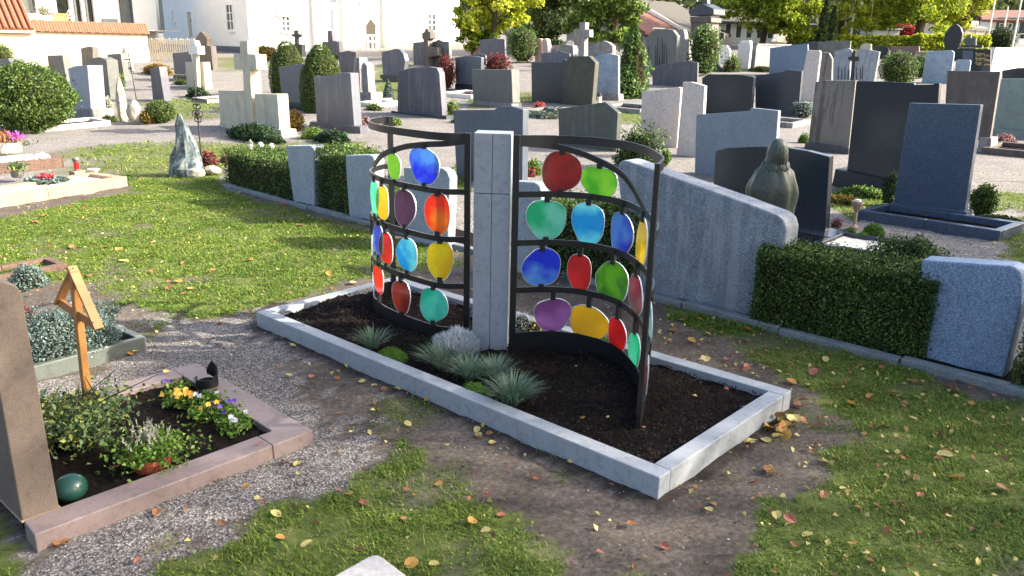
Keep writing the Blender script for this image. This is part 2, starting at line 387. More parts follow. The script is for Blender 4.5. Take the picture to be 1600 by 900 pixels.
# ------------------------------------------------------------------ ground zones
def poly(*pts): return np.array([at(*p)[:2] for p in pts])
def inside(P, x, y):
    r = np.zeros(x.shape, bool); n = len(P); j = n - 1
    for i in range(n):
        xi, yi = P[i]; xj, yj = P[j]
        c = ((yi > y) != (yj > y)) & (x < (xj - xi) * (y - yi) / (yj - yi + 1e-12) + xi); r ^= c; j = i
    return r
U0, W0 = dirs(YAW)
UB, WB = dirs(-43.5)
BED = np.array([(-2.142, 6.351), (.766, 3.594), (1.781, 4.659), (-1.13, 7.439)])
GRASS = [poly((0, 470), (-60, 360), (60, 330), (200, 300), (205, 285), (80, 245), (100, 232), (270, 219), (330, 222), (352, 250), (330, 280), (350, 295), (440, 325), (570, 362), (720, 400), (700, 425), (620, 425), (520, 450), (405, 482), (330, 494), (240, 492), (200, 470), (130, 440), (60, 440)),
         poly((1040, 478), (1180, 508), (1600, 632), (1800, 700), (1800, 1000), (1080, 1000), (1150, 870), (1190, 800), (1290, 730), (1330, 660), (1250, 600), (1130, 540), (1040, 505)),
         poly((120, 1000), (250, 880), (380, 800), (470, 772), (575, 735), (620, 700), (650, 720), (720, 770), (830, 830), (880, 900), (900, 1000)),
         poly((-120, 800), (10, 822), (48, 856), (75, 900), (60, 1000), (-120, 1000)),
         poly((1300, 285), (1400, 290), (1395, 320), (1330, 350), (1290, 320)), poly((1530, 360), (1620, 330), (1620, 420), (1560, 400)), poly((1560, 300), (1620, 285), (1620, 330), (1570, 330)),
         poly((250, 155), (340, 150), (345, 185), (250, 190)), poly((310, 225), (560, 222), (600, 240), (600, 262), (350, 262)), poly((700, 262), (735, 250), (735, 300), (700, 300)),
         poly((730, 150), (900, 140), (900, 160), (730, 165)), poly((340, 88), (420, 92), (420, 112), (340, 112)), poly((960, 165), (1005, 165), (1005, 195), (965, 195)), poly((130, 175), (160, 172), (185, 186), (120, 190)),
         poly((590, 100), (640, 100), (640, 160), (580, 160)), poly((1240, 75), (1560, 78), (1560, 95), (1240, 92))]
GRAVEL = [poly((30, 612), (60, 597), (236, 548), (320, 560), (300, 590), (140, 645), (50, 660)), poly((150, 640), (215, 545), (240, 495), (330, 497), (390, 492), (420, 520), (470, 590), (560, 660), (590, 700), (560, 735), (470, 775), (380, 805), (250, 885), (140, 1000), (60, 1000), (40, 860), (60, 640)),
          poly((270, 262), (340, 262), (400, 320), (350, 318), (255, 275))]
FARROW = at(350, 290)[:2]; FARROW2 = at(1600, 620)[:2]
def zones(x, y):
    jx = x + (fbm(x * 3, y * 3, 3) - .5) * .5 + (fbm(x * 14, y * 14, 5) - .5) * .16
    jy = y + (fbm(x * 3, y * 3, 9) - .5) * .5 + (fbm(x * 14, y * 14, 12) - .5) * .16
    g = np.zeros(x.shape)
    for P in GRASS: g = np.maximum(g, inside(P, jx, jy))
    v = np.zeros(x.shape)
    kx = jx + (fbm(x * 8, y * 8, 61) - .5) * .7 + (vnoise(x * 40, y * 40, 63) - .5) * .3; ky = jy + (fbm(x * 8, y * 8, 67) - .5) * .7 + (vnoise(x * 40, y * 40, 69) - .5) * .3
    for P in GRAVEL: v = np.maximum(v, inside(P, kx, ky))
    d = FARROW2 - FARROW; side = (x - FARROW[0]) * d[1] - (y - FARROW[1]) * d[0]
    v = np.maximum(v, (side < -.1) & (y > 4)); v = np.maximum(v, y > 14.2)
    v = np.maximum(v, (y > 13) & (x < -7)) * (1 - g)
    patch = fbm(x * 1.7, y * 1.7, 21)
    gg = g * np.clip((fbm(x * 2.2, y * 2.2, 33) - .22) * 6, .35, 1)
    soilgrass = (1 - g) * (1 - v) * np.clip((patch - .66) * 4, 0, .3)
    return np.clip(gg + soilgrass, 0, 1), v
def in_bed(x, y, m=0.):
    d = np.stack([x - BED[0][0], y - BED[0][1]], -1); a = d @ UB; b = d @ WB
    return (a > -m) & (a < 4.01 + m) & (b > -m) & (b < 1.475 + m)
xs = np.unique(np.concatenate([-np.geomspace(8, 260, 26)[::-1], np.arange(-8, 6.5, .06), np.geomspace(6.5, 260, 26)]))
ys = np.unique(np.concatenate([np.linspace(-30, 1.6, 8), np.arange(1.6, 14, .06), np.geomspace(14, 600, 70)]))
X, Y = np.meshgrid(xs, ys)
Z = G(X, Y); zg, zv = zones(X, Y)
near = ((Y < 14.2) & (Y > 1.4) & (np.abs(X) < 8.2))
Z = Z + np.where(near, (fbm(X * 6, Y * 6, 41) - .5) * .03 + (fbm(X * 25, Y * 25, 44, 3) - .5) * .022 * (1 - zg), 0)
Z = Z + np.where(Y > 120, (Y - 120) * .004, 0)
nx, ny = len(xs), len(ys)
idx = np.arange(nx * ny).reshape(ny, nx)
Fg = np.stack([idx[:-1, :-1], idx[:-1, 1:], idx[1:, 1:], idx[1:, :-1]], -1).reshape(-1, 4)
def ground_mat():
    s = NT('ground'); p = s.pos(rnd=False)
    at_ = s.n('ShaderNodeAttribute'); at_.attribute_name = 'zone'; sep = s.n('ShaderNodeSeparateColor'); s.l(at_.outputs['Color'], sep.inputs[0])
    f1 = s.noise(p, 1.6, 6, .6); f2 = s.noise(p, 35, 6, .7); f3 = s.noise(p, 9, 5, .65)
    soil = s.ramp(f2, [(.32, (.056, .043, .033, 1)), (.52, (.112, .09, .07, 1)), (.72, (.19, .158, .126, 1))])
    soil = s.mix(1., soil, s.ramp(f1, [(.35, g1(.62)), (.62, g1(1.05))]), 'MULTIPLY')
    soil = s.mix(s.ramp(f3, [(.58, g1(0)), (.72, g1(.55))]), soil, (.05, .06, .02, 1))
    vo = s.n('ShaderNodeTexVoronoi'); vo.inputs['Scale'].default_value = 85; s.l(p, vo.inputs['Vector']); sv = s.n('ShaderNodeSeparateColor'); s.l(vo.outputs['Color'], sv.inputs[0])
    gr = s.ramp(sv.outputs[0], [(.0, (.13, .115, .1, 1)), (.5, (.31, .28, .25, 1)), (.85, (.46, .425, .385, 1)), (1., (.6, .565, .52, 1))])
    gr = s.mix(1., gr, s.ramp(vo.outputs['Distance'], [(.2, g1(1)), (.65, g1(.45))]), 'MULTIPLY')
    gr = s.mix(1., gr, s.ramp(f1, [(.3, g1(.8)), (.7, g1(1.05))]), 'MULTIPLY')
    gs = s.ramp(f3, [(.3, (.05, .055, .016, 1)), (.5, (.085, .11, .022, 1)), (.7, (.15, .15, .05, 1))])
    c = s.mix(sep.outputs[1], soil, gr); c = s.mix(sep.outputs[0], c, gs)
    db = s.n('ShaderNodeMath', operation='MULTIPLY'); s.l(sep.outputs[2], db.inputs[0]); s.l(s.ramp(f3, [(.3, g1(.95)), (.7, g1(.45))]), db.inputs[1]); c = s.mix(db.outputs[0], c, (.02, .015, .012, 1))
    s.l(c, s.b.inputs['Base Color']); s.b.inputs['Roughness'].default_value = .95; s.b.inputs['Specular IOR Level'].default_value = .2
    h = s.mix(sep.outputs[1], f2, vo.outputs['Distance']); s.bump(h, .6, .012); return s.m
M['ground'] = ground_mat()
# the ground dips away beneath the planted beds
ZB = np.where(in_bed(X, Y, -.1), Z - .1, Z)
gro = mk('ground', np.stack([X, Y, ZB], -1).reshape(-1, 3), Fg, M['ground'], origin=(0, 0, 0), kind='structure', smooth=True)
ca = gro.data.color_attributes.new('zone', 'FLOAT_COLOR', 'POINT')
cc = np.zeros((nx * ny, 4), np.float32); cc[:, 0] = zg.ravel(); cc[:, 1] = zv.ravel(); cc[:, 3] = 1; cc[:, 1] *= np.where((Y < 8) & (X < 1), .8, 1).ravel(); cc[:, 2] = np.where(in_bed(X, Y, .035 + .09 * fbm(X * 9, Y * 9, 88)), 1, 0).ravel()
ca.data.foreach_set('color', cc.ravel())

# ------------------------------------------------------------------ plant helpers
def unit(n, rg=RNG):
    v = rg.normal(size=(n, 3)); return v / np.linalg.norm(v, axis=1, keepdims=True)
def leaves(P, size, asp=.55, N=None, bias=0., rg=RNG, fold=True):
    "one small pointed leaf (2 triangles sharing its midrib) at every point"
    n = len(P); sz = (np.asarray(size) * (.65 + .7 * rg.random(n)))[:, None]
    nr = unit(n, rg)
    if N is not None: nr = nr + N * bias; nr /= np.linalg.norm(nr, axis=1, keepdims=True)
    t = np.cross(nr, unit(n, rg)); t /= np.linalg.norm(t, axis=1, keepdims=True) + 1e-9; b = np.cross(nr, t)
    k = .25 * sz * asp if fold else 0
    V = np.stack([P - t * sz * .5, P + b * sz * asp * .5 + nr * k - t * sz * .06, P + t * sz * .5, P - b * sz * asp * .5 + nr * k - t * sz * .06], 1).reshape(-1, 3)
    i = np.arange(n)[:, None] * 4
    return V, np.concatenate([i + [0, 1, 2], i + [0, 2, 3]], 1).reshape(-1, 3)
def needles(P, D, L, wd, rg=RNG):
    n = len(P); s = np.cross(D, unit(n, rg)); s /= np.linalg.norm(s, axis=1, keepdims=True) + 1e-9; L = (np.asarray(L) * (.7 + .6 * rg.random(n)))[:, None]
    V = np.stack([P - s * wd / 2, P + s * wd / 2, P + D * L], 1).reshape(-1, 3)
    return V, np.arange(3 * n).reshape(-1, 3)
def jn(*ps):
    V = []; F = []; n = 0
    for v, f in ps: V.append(v); F.append(f + n); n += len(v)
    return np.concatenate(V), np.concatenate(F)
def shell(kind, n, rg=RNG, deep=.25, lump=.16, seed=0, ratio=1.):
    "points through the outer part of a unit bush (x,y in -1..1, z in 0..1) and outward directions"
    if kind == 'box':
        q = rg.random((n, 3)) * [2, 2, 1] - [1, 1, 0]; f = rg.choice(5, n, p=[.34, .26, .2, .1, .1]); d = (rg.random(n) ** 2) * deep
        N = np.zeros((n, 3))
        for k, (ax, sg) in enumerate(((2, 1), (1, -1), (1, 1), (0, -1), (0, 1))):
            m = f == k; q[m, ax] = (1 - d[m] * .5) if ax == 2 else sg * (1 - d[m] * (ratio if ax == 0 else 1)); N[m, ax] = sg * (ratio if ax == 0 else 1)
        b = (fbm(q[:, 0] * 3 + seed, q[:, 1] * 3 + q[:, 2] * 3, seed) - .5) * lump * 2
        return q + N * (b + .12 * rg.random(n) ** 9)[:, None], N
    v = unit(n, rg); 
    if kind == 'dome': v[:, 2] = np.abs(v[:, 2])
    r = 1 - rg.random(n) ** 1.7 * deep
    b = 1 + (fbm(np.arctan2(v[:, 1], v[:, 0]) * 2 + seed, v[:, 2] * 3, seed, 3) - .5) * 2.4 * lump + .16 * rg.random(n) ** 9
    P = v * (r * b)[:, None]
    if kind == 'ball': P[:, 2] = (P[:, 2] + 1) / 2
    if kind in ('cone', 'egg'):
        z = rg.random(n) ** 1.25 * .98; a = rg.random(n) * 6.283; rr = ((1 - z ** 1.5) ** .9 if kind == 'cone' else (1 - z ** 2.4) ** .55 * (.86 + .14 * np.sin(z * 3.14))) * r * (1 + (fbm(a * 2 + seed, z * 5, seed, 3) - .5) * 2 * lump)
        P = np.stack([np.cos(a) * rr, np.sin(a) * rr, z], 1); v = np.stack([np.cos(a), np.sin(a), .4 + 0 * a], 1)
    return P, v / np.linalg.norm(v, axis=1, keepdims=True)
def core(kind, c, sx, sy, sz, yaw):
    if kind == 'box': return block(c, yaw, sx * 2 - min(sx, sy) * .3, sy * 1.7, c[2], c[2] + sz * .86, .02)
    prof = {'ball': [(.3, .04), (.62, .2), (.8, .5), (.62, .8), (.25, .92)], 'dome': [(.8, .0), (.76, .35), (.55, .65), (.2, .82)], 'egg': [(.75, .02), (.84, .3), (.72, .65), (.3, .9)], 'cone': [(.7, .02), (.68, .3), (.5, .6), (.2, .85)]}[kind]
    V, F = lathe((0, 0, 0), prof, 10); V = V * [sx, sy, sz]; u, v = dirs(yaw)
    return np.stack([V[:, 0] * u[0] + V[:, 1] * v[0], V[:, 0] * u[1] + V[:, 1] * v[1], V[:, 2]], 1) + c, F
M['twig'] = plain('inner_twigs', (44, 44, 30), 1., 0, .3, 1.)
def bush(name, label, cat, base, sx, sy, sz, kind, mat, leaf, n, yaw=YAW, lump=.16, deep=.25, group=None, asp=.55, seed=None, bias=.6):
    "a shrub of half-widths sx, sy and height sz standing on base (world point)"
    seed = seed if seed is not None else int(abs(base[0] * 91 + base[1] * 37)) % 97
    rg = np.random.default_rng(seed + 5); c = np.asarray(base, float)
    P, N = shell(kind, n, rg, deep, lump, seed, min(1., sy / sx)); u, v = dirs(yaw)
    P = P * [sx, sy, sz]; P = np.stack([P[:, 0] * u[0] + P[:, 1] * v[0], P[:, 0] * u[1] + P[:, 1] * v[1], P[:, 2]], 1) + c
    N = np.stack([N[:, 0] * u[0] + N[:, 1] * v[0], N[:, 0] * u[1] + N[:, 1] * v[1], N[:, 2]], 1)
    t = thing(name, label, cat, base, group)
    V, F = leaves(P, leaf, asp, N, bias, rg); mk('foliage', V, F, M[mat], t)
    V, F = core(kind, c, sx, sy, sz, yaw); mk('branches', V, F, M['twig'], t)
    return t
def bushpx(name, label, cat, bx, by, wpx, hpx, kind, mat, leaf, n, dr=1., **k):
    b = at(bx, by); d = depth(b); sx = wpx * d / CF / 2; return bush(name, label, cat, b, sx, sx * dr, hpx * d / CF * 1.02, kind, mat, leaf, n, **k)
def tuft(c, n, L, wd, rg, spread=1., arch=.5):
    "fountain of thin arching blades"
    a = rg.random(n) * 6.283; e = (rg.random(n) ** .8) * 1.1 * spread; L = L * (.6 + .5 * rg.random(n))
    d0 = np.stack([np.cos(a) * np.sin(e * .7), np.sin(a) * np.sin(e * .7), np.cos(e * .7)], 1)
    o = np.stack([np.cos(a), np.sin(a), 0 * a], 1); B = np.asarray(c, float) + o * (rg.random((n, 1)) * .035)
    s = np.stack([-np.sin(a), np.cos(a), 0 * a], 1) * wd / 2
    P1 = B + d0 * L[:, None] * .45; P2 = P1 + (d0 + o * arch * e[:, None]) * L[:, None] * .33; P3 = P2 + (d0 * .6 + o * arch * 1.4 * e[:, None] - [0, 0, .25]) * L[:, None] * .3
    V = np.stack([B - s, B + s, P1 - s, P1 + s, P2 - s * .7, P2 + s * .7, P3], 1).reshape(-1, 3); i = np.arange(n)[:, None] * 7
    F = np.concatenate([i + q for q in ([0, 1, 3], [0, 3, 2], [2, 3, 5], [2, 5, 4], [4, 5, 6])], 1).reshape(-1, 3)
    return V, F
def limbs(c, h, r, rg, n=7, spread=.5, z0=.35):
    "trunk with forking limbs"
    c = np.asarray(c, float); top = c + [rg.normal() * .03 * h, rg.normal() * .03 * h, h]
    ps = [tube([c - [0, 0, .2], c + [0, 0, .02 * h], c + (top - c) * .5 + [rg.normal() * .02 * h, 0, 0], top], [r * 1.35, r, r * .6, r * .15], 8)]
    for k in range(n):
        f = z0 + (1 - z0) * (k + rg.random()) / n * .85; b = c + (top - c) * f; a = rg.random() * 6.28; L = h * spread * (1 - f * .55) * (.6 + .5 * rg.random())
        d = np.array([math.cos(a), math.sin(a), .55 + .4 * rg.random()]); m = b + d * L * .5; e = m + (d + [0, 0, .25]) * L * .5
        ps.append(tube([b, m, e], [r * .45 * (1 - f * .5), r * .25, r * .06], 6))
        for j in range(2):
            a2 = a + rg.normal() * .9; d2 = np.array([math.cos(a2), math.sin(a2), .4 + rg.random() * .5]); ps.append(tube([m, m + d2 * L * .45], [r * .16, r * .04], 5))
    return join(*ps)
def tree(name, label, base, h, crown, mat, leaf, n, trunk_r=.16, ncl=60, seed=1, cat='tree', group=None, bark='bark', z0=.3, spread=.4, trunk_h=None, deep=.75):
    "crown: list of ellipsoids (dx, dy, dz, rx, ry, rz) in metres over the base; leaves gather in clusters inside them"
    rg = np.random.default_rng(seed); t = thing(name, label, cat, base, group); b = np.asarray(base, float)
    V, F = limbs(b, trunk_h or h * .92, trunk_r, rg, 9, spread, z0); mk('trunk', V, F, M[bark], t)
    ex = np.array(crown, float); vol = ex[:, 3] * ex[:, 4] * ex[:, 5]; pk = rg.choice(len(ex), ncl, p=vol / vol.sum())
    d = unit(ncl, rg) * (1 - rg.random((ncl, 1)) ** 1.5 * deep); C = b + ex[pk, :3] + d * ex[pk, 3:]
    m = n // ncl; r = (ex[pk, 3:].mean(1) * .3)[:, None, None]
    q = rg.normal(size=(ncl, m, 3)); q /= np.linalg.norm(q, axis=2, keepdims=True); q *= (rg.random((ncl, m, 1)) ** .45)
    P = (C[:, None] + q * r * [1.15, 1.15, .75]).reshape(-1, 3)
    V, F = leaves(P, leaf, .65, np.broadcast_to([0, 0, 1.], P.shape), .35, rg); mk('crown', V, F, M[mat], t)
    return t
# thing placed by its foot in the picture, sized by the distance there
def treepx(name, label, bx, by, crown_px, mat, leaf, n, hpx, dist=None, **k):
    b = at(bx, by); s = depth(b) / CF
    cr = [((x - bx) * s, k.pop('dy', 0) if False else 0., (by - y) * s, rx * s, rx * s * .9, ry * s) for (x, y, rx, ry) in crown_px]
    return tree(name, label, b, hpx * s, cr, mat, leaf, n, **k)

# ------------------------------------------------------------------ buildings and walls (large structure)
def plane_pts(base, yaw, pts, off=0.):
    "picture points carried onto the upright plane through base: (distance along yaw, height)"
    P0 = np.asarray(base, float); u, v = dirs(yaw); n3 = np.array([v[0], v[1], 0]); P0 = P0 + n3 * off
    o = []
    for p in pts:
        d = ray(*p); t = ((P0 - CAM) @ n3) / (d @ n3); Q = CAM + d * t; o.append(((Q[:2] - P0[:2]) @ u, Q[2]))
    return P0, u, v, o
def slab(base, yaw, pts, t, bev=.01, seg=1, off=0., sink=True):
    "solid with the face outline pts, thickness t going away from the viewer"
    P0, u, v, q = plane_pts(base, yaw, pts, off); gz = Gf(P0[0], P0[1])
    if sink:
        zl = sorted(z for a, z in q)[1] + 1e-6; q = [(a, min(z, Gf(*(P0[:2] + u * a))) - .12 if z <= zl or z < gz + .03 else z) for a, z in q]
    A = [[*(P0[:2] + u * a), z] for a, z in q]; B = [[*(P0[:2] + u * a + v * t), z] for a, z in q]
    return loft(A, B, bev, seg)
def arc(c, r, a0, a1, n=6):
    return [(c[0] + r[0] * math.cos(R(a0 + (a1 - a0) * i / n)), c[1] - r[1] * math.sin(R(a0 + (a1 - a0) * i / n))) for i in range(n + 1)]

def wall_box(P, Q, th, z0, z1, bev=0.):
    P = np.asarray(P[:2], float); Q = np.asarray(Q[:2], float); d = (Q - P) / np.linalg.norm(Q - P); n = np.array([-d[1], d[0]])
    q = [P, Q, Q + n * th, P + n * th]
    return loft([[*p, z0] for p in q], [[*p, z1] for p in q], bev)
def on_wall(P, u, v, a0, a1, z0, z1, out, th=.1, bev=0.):
    "box on a wall through P running along u; out = how far its face stands proud of the wall (towards -v)"
    P = np.asarray(P[:2], float); q = [P + u * a0 - v * out, P + u * a1 - v * out, P + u * a1 - v * (out - th), P + u * a0 - v * (out - th)]
    return loft([[*p, z0] for p in q], [[*p, z1] for p in q], bev)
def az(P, u, v, x, y, out=0.):
    "picture point -> (along, height) on that wall"
    n3 = np.array([v[0], v[1], 0]); P0 = np.array([P[0], P[1], 0.]) - n3 * out; d = ray(x, y); t = ((P0 - CAM) @ n3) / (d @ n3); Q = CAM + d * t
    return (Q[:2] - P0[:2]) @ u, Q[2]

# church: nearest corner, a wing wall in shade to the left and a long sunlit wall to the right
CC = at(391, 84); uL, vL = dirs(YAW); uR, vR = dirs(46)
church = thing('church', 'big white plastered church with shaded wing and sunlit buttressed wall', 'church', CC)
zc = CC[2]
def cpart(name, vf, mat, label=None): return mk(name, vf[0], vf[1], M[mat], church, label)
aL = az(CC, uL, vL, 258, 84)[0]
cpart('wing_wall', on_wall(CC, uL, vL, aL, 0, zc - 2, zc + 14, 0, .6), 'plaster')
cpart('plinth', on_wall(CC, uL, vL, aL, -.0, zc - 2, zc + .45, .06, .05), 'grey')
aR = az(CC, uR, vR, 717, 84)[0]
cpart('side_wall', on_wall(CC + np.array([*uR, 0]) * .05, uR, vR, .6, aR, zc - 2, zc + 14, 0, .6), 'plaster')
def cwin(P, u, v, x0, y0, x1, y1, arched=False, name='window'):
    a0, z1 = az(P, u, v, x0, y0); a1, z0 = az(P, u, v, x1, y1)
    f = .14
    parts = [on_wall(P, u, v, a0 - f, a0, z0 - f, z1 + f, .07, .08), on_wall(P, u, v, a1, a1 + f, z0 - f, z1 + f, .07, .08),
             on_wall(P, u, v, a0, a1, z1, z1 + f, .07, .08), on_wall(P, u, v, a0 - .1, a1 + .1, z0 - f - .06, z0 - .001, .16, .17)]
    fr = mk(name, *join(*parts), M['plaster'], church)
    ORG[fr.name] = ORG[church.name]
    pn = mk('pane', *on_wall(P, u, v, a0, a1, z0, z1, .012, .02), M['window_glass'], fr)
    ORG[pn.name] = ORG[church.name]
    bars = [on_wall(P, u, v, (a0 + a1) / 2 - .05, (a0 + a1) / 2 + .05, z0, z1, .04, .03)] + [on_wall(P, u, v, a0, a1, z0 + (z1 - z0) * k - .03, z0 + (z1 - z0) * k + .03, .038, .026) for k in (.35, .68)]
    mk('mullion', *join(*bars), M['white_paint'], fr)
    return fr
cwin(CC, uL, vL, 354, 8, 366, 46)
cwin(CC, uL, vL, 269, 18, 273, 33)
def cdoor(P, u, v, x0, y0, x1, y1, mat='plaster'):
    a0, z1 = az(P, u, v, x0, y0); a1, z0 = az(P, u, v, x1, y1); z0 = max(z0, zc - .2)
    d = mk('door', *on_wall(P, u, v, a0, a1, z0, z1, .02, .04), M[mat], church)
    mk('door_frame', *join(on_wall(P, u, v, a0 - .16, a0, z0, z1 + .18, .09, .1), on_wall(P, u, v, a1, a1 + .16, z0, z1 + .18, .09, .1), on_wall(P, u, v, a0, a1, z1, z1 + .18, .09, .1)), M['plaster'], d)
    mk('handle', *on_wall(P, u, v, a1 - .2, a1 - .12, z0 + 1.1, z0 + 1.3, .07, .05), M['black_metal'], d)
cdoor(CC, uL, vL, 293, 19, 303, 58, 'cream_plaster')
# right wall: small windows, tall arched ones, buttresses
for q in ((433, 12, 440, 21), (445, 13, 451, 22)): cwin(CC, uR, vR, *q)
for x0, x1 in ((440, 452), (668, 680)): cwin(CC, uR, vR, x0, 26 if x0 < 500 else 22, x1, 48)
for x0, x1 in ((489, 513), (536, 557), (598, 611)):
    a0 = az(CC, uR, vR, x0, 80)[0]; a1 = az(CC, uR, vR, x1, 80)[0]
    cpart('buttress', on_wall(CC, uR, vR, a0, min(a1, a0 + 1.6), zc - 1, zc + 14, .4, .42), 'plaster')
for x0, x1, y0, y1 in ((515, 522, 15, 46), (515, 526, -10, 4), (557, 562, 14, 52), (557, 563, -10, 11)):
    a0, z1 = az(CC, uR, vR, x0, y0); a1, z0 = az(CC, uR, vR, x1, y1)
    wv = mk('tall_window', *on_wall(CC, uR, vR, a0, a1, z0, z1, .02, .04), M['grey'], church)
    mk('window_arch', *on_wall(CC, uR, vR, a0 - .1, a1 + .1, z1, z1 + .12, .06, .08), M['plaster'], wv)
# gabled porch niche and stair rail
P0, _, _, q = plane_pts(CC, 46, [(572, 80), (572, 41), (571, 41), (579, 29), (588, 41), (587, 41), (587, 80)])
u2, v2 = dirs(46)
nv = loft([[*(P0[:2] + u2 * a - v2 * .03), z] for a, z in q], [[*(P0[:2] + u2 * a + v2 * .02), z] for a, z in q], 0)
cpart('porch_door', nv, 'door_brown')
st = thing('stair_railing', 'white railed stair landing in front of the church porch door', 'railing', at(580, 84))
a0, zt = az(CC, uR, vR, 567, 55, 1.5); a1, zb = az(CC, uR, vR, 590, 80, 1.5)
for k in range(4): mk('post', *on_wall(CC, uR, vR, a0 + (a1 - a0) * k / 3 - .05, a0 + (a1 - a0) * k / 3 + .05, zc - .3, zt, 1.55, .1), M['white_paint'], st)
for z in (zt, (zt + zc) / 2 + .3): mk('rail', *on_wall(CC, uR, vR, a0 - .1, a1 + .1, z - .06, z + .06, 1.58, .05), M['white_paint'], st)
mk('landing', *on_wall(CC, uR, vR, a0 - .6, a1 + 3, zc - .6, zc + .25, 2.2, 2.15), M['concrete'], st)
for k in range(3): mk('step', *on_wall(CC, uR, vR, a0 - .9 + k * .1, a1 + 3.4 - k * .1, zc - .6, zc + .18 - .17 * k - .01, 2.55 + .35 * k, .36), M['concrete'], st)
# churchyard wall with clay cap, left
WA = at(-40, 108); WBq = at(233, 97); dW = (WBq - WA)[:2]; uw = dW / np.linalg.norm(dW); vw = np.array([-uw[1], uw[0]]); yw = math.degrees(math.atan2(uw[1], uw[0]))
cw = thing('churchyard_wall', 'cream rendered wall capped with orange clay tiles beside the picket fence', 'wall', WBq)
zt = zfrom(WBq, 54); LW = float(np.linalg.norm(dW))
mk('wall_face', *on_wall(WA, uw, vw, 0, LW, -3, zt, 0, .4), M['cream_plaster'], cw)
nT = 44; tv = []
def cap_tile(a0, a1):
    P = WA[:2]; out = []
    prof = [(-.22, zt + .02), (-.22, zt + .07), (.2, zt + .62), (.62, zt + .07), (.62, zt + .02)]
    return loft([[*(P + uw * a0 + vw * d), z] for d, z in prof], [[*(P + uw * a1 + vw * d), z] for d, z in prof], .01)
a_start = az(WA, uw, vw, 48, 52)[0]
tw = (LW + .15 - a_start) / nT
for k in range(nT):
    j = .012 * ((k * 7) % 3 - 1)
    V, F = cap_tile(a_start + tw * k, a_start + tw * (k + 1) - .015); V[:, 2] += j; mk('cap_tile', V, F, M['pantile'], cw)
# small tiled outbuilding at the left edge: the wall goes on under its roof
ob = thing('outbuilding', 'low shed with ribbed clay pantile roof at the left end of the wall', 'building', at(0, 104))
ae = az(WA, uw, vw, 50, 52)[0]; ze = az(WA, uw, vw, 40, 52)[1] + .02
mk('wall', *on_wall(WA, uw, vw, ae - 14, ae - .25, -3, ze - .02, .12, 5.), M['cream_plaster'], ob)
mk('eave', *on_wall(WA, uw, vw, ae - 14, ae + .05, ze, ze + .16, .42, .5), M['wood_fence'], ob)
rf = mk('roof', *loft([[*(WA[:2] + uw * (ae - 14) + vw * d), z] for d, z in ((-.5, ze + .16), (3.4, ze + 3.6), (3.4, ze + 3.4), (-.3, ze + .1))], [[*(WA[:2] + uw * (ae - 0.02) + vw * d), z] for d, z in ((-.5, ze + .16), (3.4, ze + 3.6), (3.4, ze + 3.4), (-.3, ze + .1))], 0), M['pantile'], ob)
for k in range(30):   # the rolls of the pantiles, one row of ribs each
    a = ae - .1 - k * .3; P = WA[:2] + uw * a
    mk('pantile', *tube([[*(P + vw * -.52), ze + .2], [*(P + vw * 3.4), ze + 3.66]], .1, 6), M['pantile'], rf)
# modern house behind the wall
MH = at(150, 62) ; MH = at(250, 78); uM, vM = dirs(52)
mo = thing('modern_house', 'white modern house with big dark terrace doors behind the clay capped wall', 'house', MH)
def mrect(name, x0, y0, x1, y1, mat, out, th=.1, sub=None):
    a0, z1 = az(MH, uM, vM, x0, y0); a1, z0 = az(MH, uM, vM, x1, y1); return mk(name, *on_wall(MH, uM, vM, a0, a1, z0, z1, out, th), M[mat], sub or mo)
a0 = az(MH, uM, vM, -80, 60)[0]
mk('wall', *on_wall(MH, uM, vM, a0, 0, -1, MH[2] + 12, 0, .5), M['plaster'], mo)
for q in ((10, -30, 55, 20), (79, -30, 111, 40), (111.5, -30, 129, 40), (129.5, -30, 148, 40), (183, -30, 208, 42)):
    wv = mrect('terrace_door' if q[0] > 60 else 'window', *q, 'dark_glass' if q[0] < 180 and q[0] > 60 else 'window_glass', .03, .05)
    a0, z1 = az(MH, uM, vM, q[0], q[1]); a1, z0 = az(MH, uM, vM, q[2], q[3])
    mk('frame', *join(on_wall(MH, uM, vM, a0 - .06, a0 + .06, z0, z1, .1, .08), on_wall(MH, uM, vM, a1 - .06, a1 + .06, z0, z1, .1, .08), on_wall(MH, uM, vM, a0 + .06, a1 - .06, z0, z0 + .12, .1, .08)), M['frame_dark'], wv)
mrect('spandrel', 16, 20, 62, 44, 'white_paint', .12, .1)
mrect('column', 69, -30, 72, 42, 'white_paint', 1.3, .25)
mrect('drainpipe', 248, -30, 251, 50, 'grey_paint', .2, .1)
mrect('low_panel', 158, 29, 182, 44, 'grey_paint', .3, .2)
pp = at(70, 60); pz = lambda x, y, dd: atz
def on_terrace(x, y, out): 
    n3 = np.array([vM[0], vM[1], 0]); P0_ = np.array([MH[0], MH[1], 0]) - n3 * out; d = ray(x, y); t = ((P0_ - CAM) @ n3) / (d @ n3); return CAM + d * t
mrect('terrace_slab', -60, 40, 245, 48, 'concrete', 3.2, 3.2)
b = on_terrace(71, 38, 2.); t = thing('potted_yucca', 'pale spiky yucca in a white pot on the terrace', 'plant', b)
mk('pot', *lathe(b, [(.22, -.1), (.3, .0), (.36, .5), (.3, .5)], 14), M['white_paint'], t)
V, F = tuft(b + [0, 0, .5], 200, .75, .06, RNG, 1.6, .5); mk('foliage', V, F, M['heather_white'], t)
b = on_terrace(93, 39, 2.); t = thing('garden_table', 'small orange wooden table on the terrace', 'table', b)
mk('tabletop', *block(b, 52, .9, .8, b[2] + .62, b[2] + .7), M['orange_wood'], t)
for sx in (-1, 1):
    for sy in (-1, 1): mk('leg', *block(b[:2] + uM * .4 * sx + vM * .35 * sy, 52, .07, .07, b[2] - .1, b[2] + .62, 0), M['orange_wood'], t)
